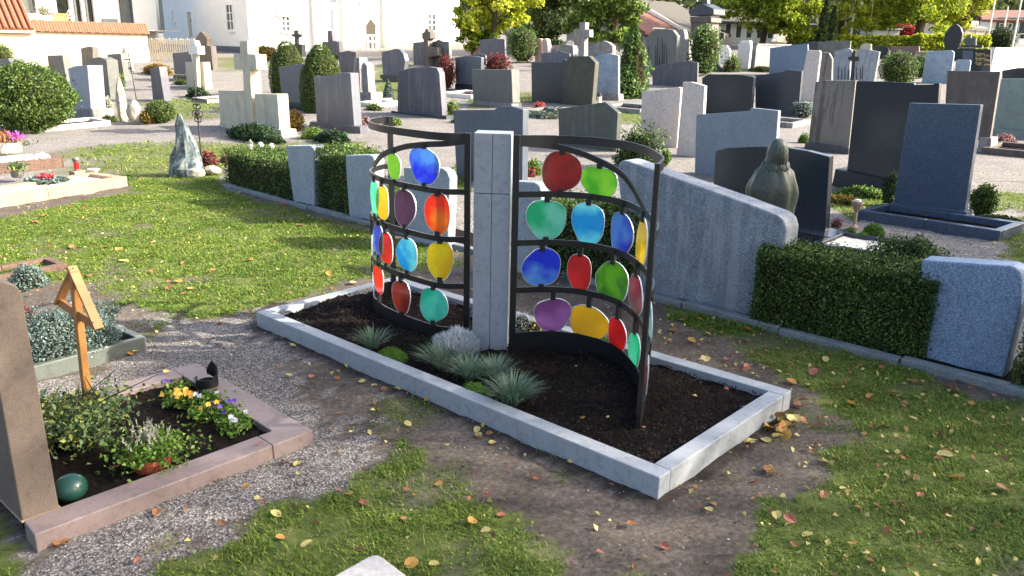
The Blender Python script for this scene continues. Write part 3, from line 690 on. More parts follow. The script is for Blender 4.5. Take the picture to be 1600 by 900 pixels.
mk('panel', *block(b[:2] - vM * .33, 52, .72, .03, b[2], b[2] + .6, 0), M['orange_wood'], t)
b = on_terrace(104, 39, 2.); t = thing('folding_chair', 'white folding garden chair beside the orange table', 'chair', b)
mk('seat', *block(b, 52, .45, .42, b[2] + .42, b[2] + .46, 0), M['white_paint'], t)
for s_ in (-.2, .2):
    o = np.array([*(vM * s_), 0]); u3 = np.array([*uM, 0])
    mk('leg', *tube([b - u3 * .25 + o, b + u3 * .35 + o + [0, 0, .95]], .025, 6), M['white_paint'], t); mk('leg', *tube([b + u3 * .25 + o, b - u3 * .2 + o + [0, 0, .45]], .025, 6), M['white_paint'], t)
mk('backrest', *bar3(b + u3 * .33 + [0, 0, .85] - np.array([*vM, 0]) * .2, b + u3 * .33 + [0, 0, .85] + np.array([*vM, 0]) * .2, .03, .16), M['white_paint'], t)
# picket fence
fa = at(236, 95); fb = at(312, 96); pf = thing('picket_fence', 'weathered wooden picket fence leaning between the wall and the church', 'fence', (fa + fb) / 2)
n = 22; ht = zfrom(fa, 60) - fa[2]; uf = (fb - fa)[:2] / np.linalg.norm((fb - fa)[:2]); Lf = np.linalg.norm((fb - fa)[:2])
for k in range(n):
    P = fa + (fb - fa) * (k + .5) / n; h = ht * (1 + .03 * math.sin(k * 2.3)); q = math.degrees(math.atan2(uf[1], uf[0]))
    mk('picket', *bar3([P[0], P[1], P[2] - .1], [P[0] - .05, P[1], P[2] + h], Lf / n * .55, .04, [*uf, 0]), M['wood_fence'], pf)
for z in (.35, .8): mk('rail', *bar3(fa + [0, .06, ht * z], fb + [0, .06, ht * z], .04, .1, [-uf[1], uf[0], 0]), M['wood_fence'], pf)
mk('post', *bar3(fa + [-.1, 0, -.2], fa + [-.18, 0, ht * 1.08], .12, .12), M['white_paint'], pf)
# houses centre and right
def house(name, label, x0, x1, yb, ridge_y, eave_y, yaw, depth_m, wall, roof, dist_y=None, gable=False, cat='house'):
    A = at(x0, yb); s = depth(A) / CF; u, v = dirs(yaw); L = az(A, u, v, x1, yb)[0]; z0 = A[2]; ze = az(A, u, v, x0, eave_y)[1]; zr = az(A, u, v, x0, ridge_y)[1]; zr = ze + (zr - ze)
    t = thing(name, label, cat, A); P = A[:2]
    mk('wall', *on_wall(A, u, v, 0, L, z0 - 2, ze, 0, depth_m), M[wall], t)
    pr = [(-.5, ze - .15), (depth_m / 2, zr), (depth_m + .5, ze - .15), (depth_m + .5, ze - .35), (depth_m / 2, zr - .25), (-.5, ze - .35)]
    mk('roof', *loft([[*(P - u * .4 + v * d), z] for d, z in pr], [[*(P + u * (L + .4) + v * d), z] for d, z in pr], 0), M[roof], t)
    for aa in ((.0, .02), (L - .02, L)):
        g = [(0.01, ze - .2), (depth_m / 2, zr - .27), (depth_m - .01, ze - .2)]
        mk('gable', *loft([[*(P + u * (aa[0] - .01) + v * d), z] for d, z in g], [[*(P + u * (aa[1] + .01) + v * d), z] for d, z in g], 0), M[wall], t)
    return t, A, u, v, L, z0, ze, zr
def hwin(t, A, u, v, a, z, w_, h_, mat='window_glass'):
    f = mk('window', *join(on_wall(A, u, v, a - .08, a, z - .08, z + h_ + .08, .05, .06), on_wall(A, u, v, a + w_, a + w_ + .08, z - .08, z + h_ + .08, .05, .06), on_wall(A, u, v, a, a + w_, z + h_, z + h_ + .08, .05, .06), on_wall(A, u, v, a, a + w_, z - .08, z, .05, .06)), M['white_paint'], t)
    ORG[f.name] = ORG[t.name]; mk('pane', *on_wall(A, u, v, a, a + w_, z, z + h_, .015, .02), M[mat], f)
t, A, u, v, L, z0, ze, zr = house('gabled_house', 'house with big grey tiled roof and white gable boards behind the monument', 1062, 1128, 72, -6, 47, 40, 11., 'plaster', 'roof_grey')
hwin(t, A, u, v, 2, z0 + .6, 1, 1.2)
P_ = A[:2] - u * .42; mk('bargeboard', *bar3([*(P_ - v * .5), ze - .15], [*(P_ + v * 5.5), zr + .05], .1, .5, [*u, 0]), M['white_paint'], t)
t, A, u, v, L, z0, ze, zr = house('tiled_cottage', 'low cottage with faded red tiled roof behind the conical shrub', 1004, 1060, 76, 8, 46, 40, 8., 'grey', 'roof_red')
hwin(t, A, u, v, 1., z0 + .5, 1.2, .9)
bg_ = at(1022, 70); 
t, A, u, v, L, z0, ze, zr = house('white_villa', 'white house with tall windows half hidden by the lime green tree', 1116, 1205, 68, 8, 30, -8, 8., 'plaster', 'roof_grey')
for k in range(5): hwin(t, A, u, v, .8 + k * L / 5.4, z0 + .5, L / 12, 1.3)
t, A, u, v, L, z0, ze, zr = house('red_roofed_house', 'white house with red tiled roof at the far right', 1535, 1592, 66, 12, 28, -25, 8., 'plaster', 'roof_red')
for k in range(3): hwin(t, A, u, v, .8 + k * L / 3.4, z0 + .8, .9, 1.3); 
hwin(t, A, u, v, L * .4, ze - 1.7, .9, 1.2)
t, A, u, v, L, z0, ze, zr = house('white_cottage', 'small white gabled cottage left of the red roofed house', 1500, 1536, 68, 28, 40, 35, 6., 'plaster', 'roof_grey')
hwin(t, A, u, v, L * .35, z0 + .7, .9, 1.1)
t, A, u, v, L, z0, ze, zr = house('white_pavilion', 'long low white building behind the cypress trees', 1240, 1300, 70, 34, 40, -5, 6., 'plaster', 'roof_grey')
for k in range(3): hwin(t, A, u, v, .8 + k * L / 3.4, z0 + .5, 1.2, 1.)
for (x, y, yt), lb in zip(((1540, 78, -8), (1563, 74, 10), (1580, 82, -20)), ('white flagpole left of the red roofed house', 'thinnest white mast in front of the red roofed house', 'tall white pole at the far right edge by the hillside')):
    b = at(x, y); tp = zfrom(b, yt); t = thing('flagpole', lb, 'flagpole', b)
    mk('shaft', *tube([b - [0, 0, .3], [b[0], b[1], tp]], [.07, .05], 8), M['white_paint'], t); mk('base', *lathe(b, [(.2, -.1), (.2, .08), (.1, .16)], 12), M['concrete'], t)
# low stone walls behind the graves
def low_wall(label, x0, x1, y0, y1, yt, mat, cap=None, th=.25, name='stone_wall'):
    A = at(x0, y0); B = at(x1, y1); d = (B - A)[:2]; u = d / np.linalg.norm(d); v = np.array([-u[1], u[0]]); z = zfrom(A, yt)
    t = thing(name, label, 'wall', (A + B) / 2); L = np.linalg.norm(d)
    mk('wall_face', *on_wall(A, u, v, 0, L, min(A[2], B[2]) - .3, z, 0, th), M[mat], t)
    k = max(2, int(L / 1.2))
    for i in range(k): mk('coping_stone', *on_wall(A, u, v, L * i / k + .01, L * (i + 1) / k - .01, z, z + .06 + .01 * (i % 2), .03, th + .06, .005), M[cap or mat], t)
low_wall('grey stone wall behind the rough white stone', 1178, 1232, 112, 108, 70, 'weathered')
low_wall('whitewashed low wall at the right edge behind the lettered stone', 1548, 1640, 112, 108, 76, 'white_stone')
low_wall('brown low wall under the yellow hedge', 1428, 1480, 96, 96, 82, 'brown_dark')

# ------------------------------------------------------------------ the glass memorial: planted bed, pillar, two curved screens
def bed_pt(a, b): return BED[0] + UB * a + WB * b
bed = thing('memorial_bed', 'long rectangular grave bed edged with pale grey granite around the glass screens', 'grave bed', [*bed_pt(2, .74), Gf(*bed_pt(2, .74))])
KW = .105
def kerb(a0, b0, a1, b1, h=.13):
    q = [bed_pt(a0, b0), bed_pt(a1, b0), bed_pt(a1, b1), bed_pt(a0, b1)]
    mk('kerb_stone', *slope_block(q, h, .1, .006, 2), M['bed_granite'], bed)
LB, WD = 4.01, 1.475
aj = float((atz(641, 586, .1)[:2] - BED[0]) @ UB)
kerb(0, 0, aj - .0015, KW); kerb(aj + .0015, 0, LB, KW)
kerb(0, WD - KW, 1.95, WD); kerb(1.953, WD - KW, LB, WD)
kerb(0, KW + .002, KW, WD - KW - .002); kerb(LB - KW, KW + .002, LB - .001, WD - KW - .002)
a_, b_ = np.meshgrid(np.linspace(KW * .6, LB - KW * .6, 200), np.linspace(KW * .6, WD - KW * .6, 80))
px_, py_ = BED[0][0] + UB[0] * a_ + WB[0] * b_, BED[0][1] + UB[1] * a_ + WB[1] * b_
pz_ = G(px_, py_) + .07 + (fbm(px_ * 5, py_ * 5, 3) - .5) * .06 + (fbm(px_ * 22, py_ * 22, 8) - .5) * .045
pz_ += .03 * np.sin(np.clip(b_ / WD, 0, 1) * math.pi)
ii = np.arange(a_.size).reshape(a_.shape)
mk('soil', np.stack([px_, py_, pz_], -1).reshape(-1, 3), np.stack([ii[:-1, :-1], ii[:-1, 1:], ii[1:, 1:], ii[1:, :-1]], -1).reshape(-1, 4), M['soil'], bed, smooth=True)
def bedz(x, y): return Gf(x, y) + .085
def onbed(x, y): p = at(x, y, .085); return p
# pillar of four stones, set close beside one another
pc = onbed(764.5, 550); py0 = -4.
pu, pv = dirs(py0); PW, PT = .256, .2; ztop = zfrom(pc, 208.5); zj = zfrom(pc, 303)
pil = thing('pillar', 'tall slim grey granite pillar of four stones between the glass screens', 'pillar', pc)
c0 = pc[:2] + pv * PT / 2
for sx in (-1, 1):
    for z0, z1 in ((pc[2] - .12, zj - .002), (zj + .002, ztop)):
        mk('stone', *block(c0 + pu * sx * (PW / 4), py0, PW / 2 - .003, PT, z0, z1, .003, 2), M['pillar_granite'], pil)
mk('joint', *block(c0, py0, PW - .03, PT - .03, pc[2], ztop - .02, 0), M['clip_rubber'], pil)

def catmull(P, n):
    P = np.asarray(P, float); Q = np.concatenate([[2 * P[0] - P[1]], P, [2 * P[-1] - P[-2]]]); o = []
    for i in range(len(P) - 1):
        for t in np.linspace(0, 1, n, endpoint=False):
            a, b, c, d = Q[i:i + 4]; o.append(.5 * (2 * b + (c - a) * t + (2 * a - 5 * b + 4 * c - d) * t * t + (3 * b - a - 3 * c + d) * t ** 3))
    o.append(P[-1]); return np.array(o)
def resample(P, n):
    s = np.concatenate([[0], np.cumsum(np.linalg.norm(np.diff(P, axis=0), axis=1))]); t = np.linspace(0, s[-1], n)
    return np.stack([np.interp(t, s, P[:, k]) for k in range(P.shape[1])], 1), s[-1]
def glass_mat(name, c1, c2, see=.15, sc_=5., edge=None):
    s = NT(name); p = s.pos(); a, b = [tuple(min(v * .87 + .09, .96) for v in lin(c)) + (1,) for c in (c1, c2)]
    f = s.noise(p, sc_, 2.5, .5); f2 = s.noise(p, 70, 3, .6)
    c = s.ramp(f, [(.42, a), (.6, b)]); c = s.mix(1., c, s.ramp(f2, [(.3, g1(.9)), (.65, g1(1.))]), 'MULTIPLY')
    sp = s.noise(p, 190, 1, .5); c = s.mix(s.ramp(sp, [(.735, g1(0)), (.76, g1(.35))]), c, (.8, .85, .85, 1))
    di = s.n('ShaderNodeBsdfDiffuse'); s.l(c, di.inputs[0]); tr = s.n('ShaderNodeBsdfTranslucent'); s.l(c, tr.inputs[0])
    tp = s.n('ShaderNodeBsdfTransparent'); s.l(c, tp.inputs[0]); gl = s.n('ShaderNodeBsdfGlossy'); gl.inputs['Roughness'].default_value = .08
    m1 = s.n('ShaderNodeMixShader'); m1.inputs[0].default_value = .8; s.l(di.outputs[0], m1.inputs[1]); s.l(tr.outputs[0], m1.inputs[2])
    m2 = s.n('ShaderNodeMixShader'); m2.inputs[0].default_value = see; s.l(m1.outputs[0], m2.inputs[1]); s.l(tp.outputs[0], m2.inputs[2])
    fr = s.n('ShaderNodeFresnel'); fr.inputs[0].default_value = 1.45; m3_ = s.n('ShaderNodeMixShader'); s.l(fr.outputs[0], m3_.inputs[0]); s.l(m2.outputs[0], m3_.inputs[1]); s.l(gl.outputs[0], m3_.inputs[2])
    bp = s.n('ShaderNodeBump'); bp.inputs['Strength'].default_value = .25; bp.inputs['Distance'].default_value = .004; s.l(f, bp.inputs['Height']); s.l(bp.outputs[0], gl.inputs['Normal'])
    s.l(m3_.outputs[0], s.out.inputs[0]); return s.m
GC = {'blue': ((26, 80, 245), (130, 195, 255), .05), 'lime': ((175, 235, 80), (215, 250, 130), .2), 'mint': ((80, 245, 195), (150, 252, 220), .15), 'yellow': ((248, 218, 0), (255, 240, 40), .08),
      'purple': ((165, 120, 160), (125, 92, 125), .4), 'orange': ((245, 80, 0), (252, 170, 30), .08), 'violet': ((70, 84, 215), (120, 180, 245), .25), 'red': ((215, 8, 8), (240, 40, 22), .05),
      'cyan': ((0, 190, 240), (160, 250, 255), .1), 'crimson': ((225, 8, 30), (240, 20, 30), .05), 'rust': ((165, 52, 5), (190, 75, 8), .12), 'teal': ((40, 215, 185), (120, 235, 215), .1),
      'dark_red': ((175, 6, 6), (210, 20, 10), .05), 'leaf': ((110, 210, 50), (180, 240, 90), .18), 'jade': ((40, 225, 165), (165, 245, 222), .15), 'moss_glass': ((110, 180, 90), (160, 235, 20), .35),
      'mauve': ((190, 125, 185), (220, 165, 222), .3), 'pink': ((200, 110, 135), (150, 130, 130), .3), 'gold_glass': ((250, 215, 5), (240, 205, 40), .08), 'sky': ((110, 215, 240), (165, 235, 250), .2), 'pale_lilac': ((170, 180, 225), (190, 200, 235), .35)}
for k, (a, b, c) in GC.items(): M['glass_' + k] = glass_mat('glass_' + k, a, b, c + .1)
s = NT('glass_edge'); s.b.inputs['Base Color'].default_value = (.6, .66, .63, 1); s.b.inputs['Roughness'].default_value = .25; s.b.inputs['Transmission Weight'].default_value = .35; M['glass_edge'] = s.m

def screen(label, rim_px, zt, rows_y, plate_y, bar2_px, panes, xpost, flip):
    raw = np.array([atz(x, y, zt)[:2] for x, y in rim_px]); C, LEN = resample(catmull(raw, 14), 81)
    tan = np.gradient(C, axis=0); tan /= np.linalg.norm(tan, axis=1, keepdims=True); nor = np.stack([-tan[:, 1], tan[:, 0]], 1)
    t = thing('glass_screen', label, 'glass screen', [*C[0], bedz(*C[0])])
    def ribbon(name, z1, hgt, th, s0=0, s1=80):
        "z1: top height per sample"
        V = []; F = []; k = 0; z1 = np.broadcast_to(z1, (81,)); z0 = z1 - hgt
        for i in range(s0, s1 + 1):
            for o, z in ((-th / 2, z0[i]), (th / 2, z0[i]), (th / 2, z1[i]), (-th / 2, z1[i])): V.append([*(C[i] + nor[i] * o), z])
        m = s1 - s0
        for i in range(m):
            for j in range(4): F.append([i * 4 + j, i * 4 + (j + 1) % 4, (i + 1) * 4 + (j + 1) % 4, (i + 1) * 4 + j])
        F.append([3, 2, 1, 0]); F.append([m * 4 + j for j in range(4)])
        return mk(name, V, F, M['black_metal'], t)
    A3 = C[0]; zr = [zfrom(A3, y) for y in rows_y]; zp = zfrom(A3, plate_y); BH = .042
    ribbon('top_rim', zt, .055, .012)
    for z in zr: ribbon('bar', z, BH, .012)
    g0 = np.array([bedz(*c) - .09 for c in C]); ribbon('base_plate', zp, zp - g0, .012)
    # sloping bar: from the top of the inner post down to the first bar
    ext = int(np.argmin([px([*c, zr[0]])[0] for c in C]) if flip else np.argmax([px([*c, zr[0]])[0] for c in C]))
    def find(x, z, lo=0, hi=None):
        hi = ext if hi is None else hi; d = [abs(px([*C[i], z])[0] - x) for i in range(lo, hi + 1)]; return lo + int(np.argmin(d))
    ss, zz = [0], [zt - .03]
    for x, y in bar2_px:
        z = zt - .1
        for _ in range(4): i = find(x, z); z = zfrom(C[i], y)
        ss.append(i); zz.append(z)
    o = np.argsort(ss); z2 = np.interp(np.arange(81), np.array(ss)[o], np.array(zz)[o]); z2 = np.clip(z2, zr[0] + .002, zt - .02)
    k_ = np.convolve(np.pad(z2, 3, 'edge'), np.ones(7) / 7, 'valid'); j2 = min(int(max(ss)), 78)
    ribbon('sloping_bar', k_ - .0015, BH, .014, 0, j2)
    # posts
    for i, lab in ((0, 'inner_post'), (80, 'end_post')):
        P = C[i] - tan[i] * (.018 if i == 0 else -.018); yy = math.degrees(math.atan2(tan[i][1], tan[i][0]))
        if i == 0: yy = py0
        mk(lab, *block(P, yy, .045, .03, bedz(*P) - .12, zt + .002, .003), M['black_metal'], t)
    lev = [(k_, zr[0])] + [(zr[k], zr[k + 1]) for k in range(len(zr) - 1)] + [(zr[-1], zp)]
    rg = np.random.default_rng(5 if flip else 6)
    for (row, x, y, W, H, colr, sfix) in panes:
        top, bot = lev[row]; zc_ = (np.mean(top) + bot) / 2
        if sfix is None:
            for _ in range(4):
                i = find(x, zc_); tp = top[i] if hasattr(top, '__len__') else top; zc_ = zfrom(C[i], y)
        else: i = sfix; tp = top[i] if hasattr(top, '__len__') else top
        if sfix is not None: zc_ = zfrom(C[i], y) if y else (tp - BH + bot) / 2
        P = C[i]; u3 = np.array([*tan[i], 0]); n3 = np.array([*nor[i], 0]); up = np.array([0, 0, 1.]); H = H or (tp - bot) * .84
        ph = rg.random() * 6.28; NN = 30; out = []
        for k in range(NN):
            a = 2 * math.pi * k / NN; ca, sa = math.cos(a), math.sin(a)
            r = (abs(ca) ** 2.15 + abs(sa) ** 2.15) ** (-1 / 2.15) * (1 + .05 * math.cos(2 * a + ph) + .045 * math.cos(3 * a + ph * 2) + .015 * math.cos(5 * a + ph))
            out.append((r * ca * (1 + .07 * sa) * W / 2, r * sa * H / 2))
        org = np.array([P[0], P[1], zc_])
        ring = lambda d, f: [org + u3 * a * f + up * b * f + n3 * d for a, b in out]
        th = .0032
        gp = mk('glass_pane', *loft(ring(-th, .97), ring(th, .97), 0), M['glass_' + colr], t, label=colr.replace('_', ' ').replace(' glass', '') + ' glass pane'); ORG[gp.name] = ORG[t.name]
        A_, B_ = ring(-th * 1.2, 1.0), ring(th * 1.2, 1.0); A2, B2 = ring(-th * 1.2, .975), ring(th * 1.2, .975); V = A_ + B_ + B2 + A2; F = []
        for q in range(4):
            for k in range(NN): F.append([q * NN + k, q * NN + (k + 1) % NN, ((q + 1) % 4) * NN + (k + 1) % NN, ((q + 1) % 4) * NN + k])
        mk('glass_edge', V, F, M['glass_edge'], gp)
        for z0, z1 in ((zc_ + H * .44, tp - BH * .35), (bot - BH * .5, zc_ - H * .44)):
            if z1 > z0: mk('clip', *block(P, math.degrees(math.atan2(tan[i][1], tan[i][0])), .036, .03, z0, z1, .002), M['clip_rubber'], gp)
    return C
W_ = .27
CR_ = screen('right curved black metal screen hung with coloured glass panes bulging towards the viewer',
       [(812, 211.2), (871, 211.6), (924.5, 214.2), (977.8, 220.4), (1013, 230.2), (1033, 241.8), (1036.5, 248), (1029, 255)], 1.625, (299, 375, 449), 519,
       [(819.5, 218.5), (871, 223), (907, 233), (942, 249), (969, 265), (992, 293), (1006, 318), (1012, 331)],
       [(0, 879, 269, .295, .275, 'dark_red', None), (0, 938, 285, .30, .215, 'leaf', None), (1, 853, 343, .295, .28, 'jade', None), (1, 917, 350, .26, .3, 'cyan', None), (1, 970, 366, .245, .31, 'violet', None), (1, 1003, 381, .22, .32, 'yellow', None),
        (2, 846, 418, .29, .275, 'blue', None), (2, 904, 427, .185, .285, 'red', None), (2, 956, 441, .33, .29, 'moss_glass', None), (2, 993, 461, .27, .28, 'pink', None), (2, 1013, 505, .26, .31, 'sky', 64),
        (3, 862, 492, .26, .265, 'mauve', None), (3, 920, 505, .31, .275, 'gold_glass', None), (3, 964, 525, .22, .28, 'red', None), (3, 990, 549, .24, .28, 'mint', None), (3, 1010, 585, .24, .27, 'red', 68)], 806, False)
CL_ = screen('left curved black metal screen hung with coloured glass panes bending away behind',
       [(727, 208), (684.5, 206.7), (631, 200.5), (595.6, 195), (579.6, 190.7), (576.4, 188), (581, 185.3), (595.6, 182.7), (606, 182.3)], 1.60, (295.6, 370, 443), 511,
       [(714, 218), (667, 220.5), (636, 223.6), (619, 228), (604, 233.5), (592, 242), (584, 255)],
       [(0, 662, 259, .30, .285, 'blue', None), (0, 615, 260, .17, .22, 'lime', None), (1, 683, 334, .24, .3, 'orange', None), (1, 632.5, 325, .26, .29, 'purple', None), (1, 598, 317, .21, .3, 'yellow', None), (1, 583, 309, .24, .29, 'mint', 50),
        (2, 686, 407, .235, .295, 'yellow', None), (2, 636, 398, .24, .28, 'cyan', None), (2, 603, 388, .22, .28, 'red', None), (2, 586, 375, .23, .28, 'violet', 47), (2, 590, 392, .2, .28, 'pale_lilac', 62),
        (3, 676, 477, .275, .275, 'teal', None), (3, 626, 464, .25, .275, 'rust', None), (3, 587, 436, .25, .27, 'crimson', 48), (3, 596, 446, .2, .28, 'pale_lilac', 60)], 727, True)

# bed planting
def festuca(x, y, L, n, label, mat='fescue', wd=.0038):
    p = onbed(x, y); t = thing('fescue_grass', label, 'ornamental grass', p, 'blue fescue clumps in the memorial bed')
    V, F = tuft(p - [0, 0, .02], n, L, wd, np.random.default_rng(int(x)), 1., .55); mk('blades', V, F, M[mat], t); return t
festuca(583, 543, .2, 240, 'small sparse fescue clump at the left of the row beside the moss cushion')
festuca(690, 574, .22, 520, 'wide green fescue clump below the silver plant, left')
festuca(735, 592, .2, 480, 'fescue clump in front of the pillar left edge')
festuca(772, 594, .2, 460, 'fescue clump right in front of the pillar foot')
festuca(800, 630, .22, 620, 'blue green fescue clump nearest the front kerb, rightmost')
def cushion(x, y, wpx, hpx, label, n=5000, fn=onbed):
    p = fn(x, y); d = depth(p); return bush('moss_cushion', label, 'moss', p - [0, 0, .01], wpx * d / CF / 2, wpx * d / CF / 2 * .7, hpx * d / CF * 1.1, 'dome', 'moss', .012, n, deep=.2, lump=.1, bias=1.5, group='bright green moss cushions')
cushion(615, 561, 58, 17, 'bright green moss cushion left of the big fescue clumps')
cushion(743, 615, 50, 17, 'bright green moss cushion against the front kerb')
p = onbed(713, 558); t = thing('silver_shrublet', 'silvery white branching lavender cotton plant left of the pillar', 'plant', p)
rg = np.random.default_rng(4); V0, F0 = tuft(p, 150, .18, .006, rg, .8, .1); n = 5600; a = rg.random(n) * 6.28; r = .16 * np.sqrt(rg.random(n)); hz = .05 + rg.random(n) ** .7 * (.17 - r * .6) * (.7 + .6 * fbm(a * 3, r * 30, 5))
P = np.stack([p[0] + np.cos(a) * r, p[1] + np.sin(a) * r, p[2] + hz], 1); D = np.stack([np.cos(a) * r * 3, np.sin(a) * r * 3, .8 + 0 * a], 1) + .35 * unit(n, rg); D /= np.linalg.norm(D, axis=1, keepdims=True)
V1, F1 = needles(P, D, .034, .0045, rg); mk('foliage', *jn((V0, F0), (V1, F1)), M['silver'], t)
for x, y, lb in ((815, 498, 'grey leaved bushy plant behind the right screen beside the pillar'), (752, 480, 'grey tuft behind the pillar left of it')):
    p = onbed(x, y + 18); bush('curry_plant', lb, 'plant', p, .09, .09, .15, 'dome', 'silver', .026, 900, asp=.25, deep=.7)
cushion(945, 548, 50, 22, 'dark green moss cushion behind the red and mint panes')
p = onbed(835, 520); bush('aster_flower', 'yellow flowering plant behind the mauve pane', 'plant', p, .07, .07, .1, 'dome', 'leaf_yellow', .04, 60, deep=.6)

# ------------------------------------------------------------------ the row of graves behind the memorial
ra = at(350, 292); rb = at(1640, 634); dR = (rb - ra)[:2]; uRow = dR / np.linalg.norm(dR); vRow = np.array([-uRow[1], uRow[0]]); LRow = np.linalg.norm(dR)
rk = thing('grave_row_kerb', 'low mossy stone kerb running along the foot of the hedges and row of granite stones', 'kerb', ra)
nk = 13
for k in range(nk):
    a0, a1 = LRow * k / nk + .006, LRow * (k + 1) / nk - .006; j = .008 * math.sin(k * 2.7)
    q = [ra[:2] + uRow * a0 + vRow * j, ra[:2] + uRow * a1 + vRow * j, ra[:2] + uRow * a1 + vRow * (.09 + j), ra[:2] + uRow * a0 + vRow * (.09 + j)]
    mk('kerb_stone', *slope_block(q, .055 + j * .6, .1, .012, 2), M['kerb_grey'], rk)
def stone(label, base, pts, t, mat, yaw=YAW, plinth=None, cat='gravestone', name='gravestone', bev=.012, seg=2, group=None, cap=None, dy=0.):
    """gravestone: front outline pts in picture points on the upright plane through its foot; plinth = (pts, thickness, material, offset)"""
    b = at(*base) if len(base) == 2 else np.asarray(base, float)
    if plinth is None:
        return mk(name, *slab(b, yaw, pts, t, bev, seg), M[mat], None, label, cat, group, origin=b)
    pp, pt, pm, off = plinth; lo = [pp[-1], pp[len(pp) // 2]]; xm = sum(p[0] for p in pp) / len(pp); lo.sort()
    b = at(xm, lo[0][1] + (lo[1][1] - lo[0][1]) * (xm - lo[0][0]) / max(lo[1][0] - lo[0][0], 1)); o = thing(name, label, cat, b, group); off = max(off, .015)
    mk('headstone', *slab(b, yaw, pts, t, bev, seg, off=off, sink=False), M[mat], o)
    mk('plinth', *slab(b, yaw, pp, max(pt, t + off + .03), bev, 1), M[pm], o)
    return o
# granite steles standing between the hedges
stone('small grey granite stele tapering downwards, leftmost in the hedge row', (475, 321), [(446, 228), (484, 227.5), (489, 231), (490, 238), (490.5, 324), (460, 314)], .22, 'pale_granite', bev=.015, seg=3)
stone('grey granite stele with rounded corner just left of the left glass screen', (565, 345), [(539, 243), (577, 242), (583, 245), (585, 252), (583, 350), (546, 337)], .17, 'pale_granite', bev=.015, seg=3)
stone('grey granite stele seen through the panes of the left screen', (670, 383), [(630, 262), (690, 263), (698, 268), (702, 278), (698, 392), (636, 370)], .13, 'pale_granite', bev=.015, seg=3)
stone('grey granite stele half hidden behind the pillar and right screen', (820, 428), [(786, 282), (834, 285), (842, 289), (845, 298), (843, 440), (790, 420)], .12, 'pale_granite', bev=.015, seg=3)
stone('huge wide grey granite stone with sloping top behind the right screen', (1085, 478), [(964, 262), (967, 254), (973, 250), (982, 252), (1160, 315), (1215, 336), (1224, 344), (1228, 358), (1210, 514), (985, 452)], .24, 'rough_granite', bev=.018, seg=3)
stone('big speckled blue grey granite stone at the right edge by the hedge', (1500, 580), [(1439, 406), (1582, 416), (1593, 423), (1598, 436), (1596, 475), (1565, 600), (1446, 562)], .2, 'blue_granite', bev=.016, seg=3)
def hedge(label, x0, y0, x1, y1, ytop, wd, n, leaf=.026, mat='box_leaf', lump=.1):
    A = at(x0, y0); B = at(x1, y1); d = (B - A)[:2]; L = np.linalg.norm(d); yaw = math.degrees(math.atan2(d[1], d[0])); u, v = dirs(yaw)
    c = (A + B)[:2] / 2 + v * wd / 2; h = zfrom((A + B) / 2, ytop) - Gf(*c)
    return bush('box_hedge', label, 'hedge', [c[0], c[1], Gf(*c)], L / 2, wd / 2, h, 'box', mat, leaf, n, yaw=yaw, deep=.22, lump=lump, asp=.6)
hedge('clipped box hedge at the left end of the granite row', 350, 288, 458, 317, 244, .8, 15000, .03)
hedge('short box hedge between the two left granite steles', 497, 325, 545, 340, 236, .6, 9000, .03)
hedge('box hedge seen through the left glass screen', 592, 352, 640, 368, 300, .5, 5000, .03)
hedge('dark box hedge seen through the right glass screen', 838, 425, 990, 458, 325, .5, 16000, .028)
hedge('thick dark box hedge between the huge sloping stone and the blue grey stone', 1170, 509, 1443, 570, 414, .5, 54000, .021)
hedge('dark hedge end at the lower right edge', 1575, 612, 1690, 650, 480, .5, 12000, .022)
bushpx('box_shrub', 'loose box shrub behind the thick dark hedge', 'shrub', 1418, 440, 150, 66, 'dome', 'box_leaf', .026, 9000, dr=.5, lump=.25)
# soil strip under the row
q = []
aa, bb = np.meshgrid(np.linspace(0, LRow, 120), np.linspace(.05, .62, 10)); xx = ra[0] + uRow[0] * aa + vRow[0] * bb; yy = ra[1] + uRow[1] * aa + vRow[1] * bb
zz = G(xx, yy) + .035 + (fbm(xx * 12, yy * 12, 4) - .5) * .05; ii = np.arange(aa.size).reshape(aa.shape)
mk('planting_soil', np.stack([xx, yy, zz], -1).reshape(-1, 3), np.stack([ii[:-1, :-1], ii[:-1, 1:], ii[1:, 1:], ii[1:, :-1]], -1).reshape(-1, 4), M['soil'], kind='structure', smooth=True)

# rock sculpture with iron cross, left
b = at(296, 275); t = thing('rock_sculpture', 'pointed grey green serpentine boulder standing on the lawn', 'boulder', b); s_ = depth(b) / CF
rg = np.random.default_rng(3); V = []; prof = [(264, 322, 278), (266, 318, 262), (270, 314, 246), (277, 308, 226), (279, 303, 208), (281, 298, 194), (284, 292, 184), (287, 289, 178)]; n = 14; F = []
for (xl, xr, y) in prof:
    P = np.array([b[0] + ((xl + xr) / 2 - 296) * s_, b[1] + .05, zfrom(b, y)]); r = (xr - xl) / 2 * s_
    for k in range(n):
        a = 6.283 * k / n; q = 1 + .4 * (rg.random() - .5); V.append(P + [math.cos(a) * r * q, math.sin(a) * r * .75 * q, (rg.random() - .5) * .04])
for i in range(len(prof) - 1):
    for k in range(n): F.append([i * n + k, i * n + (k + 1) % n, (i + 1) * n + (k + 1) % n, (i + 1) * n + k])
F.append([(len(prof) - 1) * n + k for k in range(n)]); mk('boulder', V, F, M['serpentine'], t)
def rockpx(label, x, y, wpx, hpx, mat, seed, taper=0., dr=.8, name='rock'):
    b = at(x, y); s = depth(b) / CF; V, F = rock(b, wpx * s / 2, wpx * s / 2 * dr, hpx * s / 1.8, seed, .2, 3, taper)
    return mk(name, V, F, M[mat], None, label, 'rock', origin=b)
rockpx('pale low rock at the foot of the serpentine boulder', 305, 278, 32, 17, 'rock', 4)
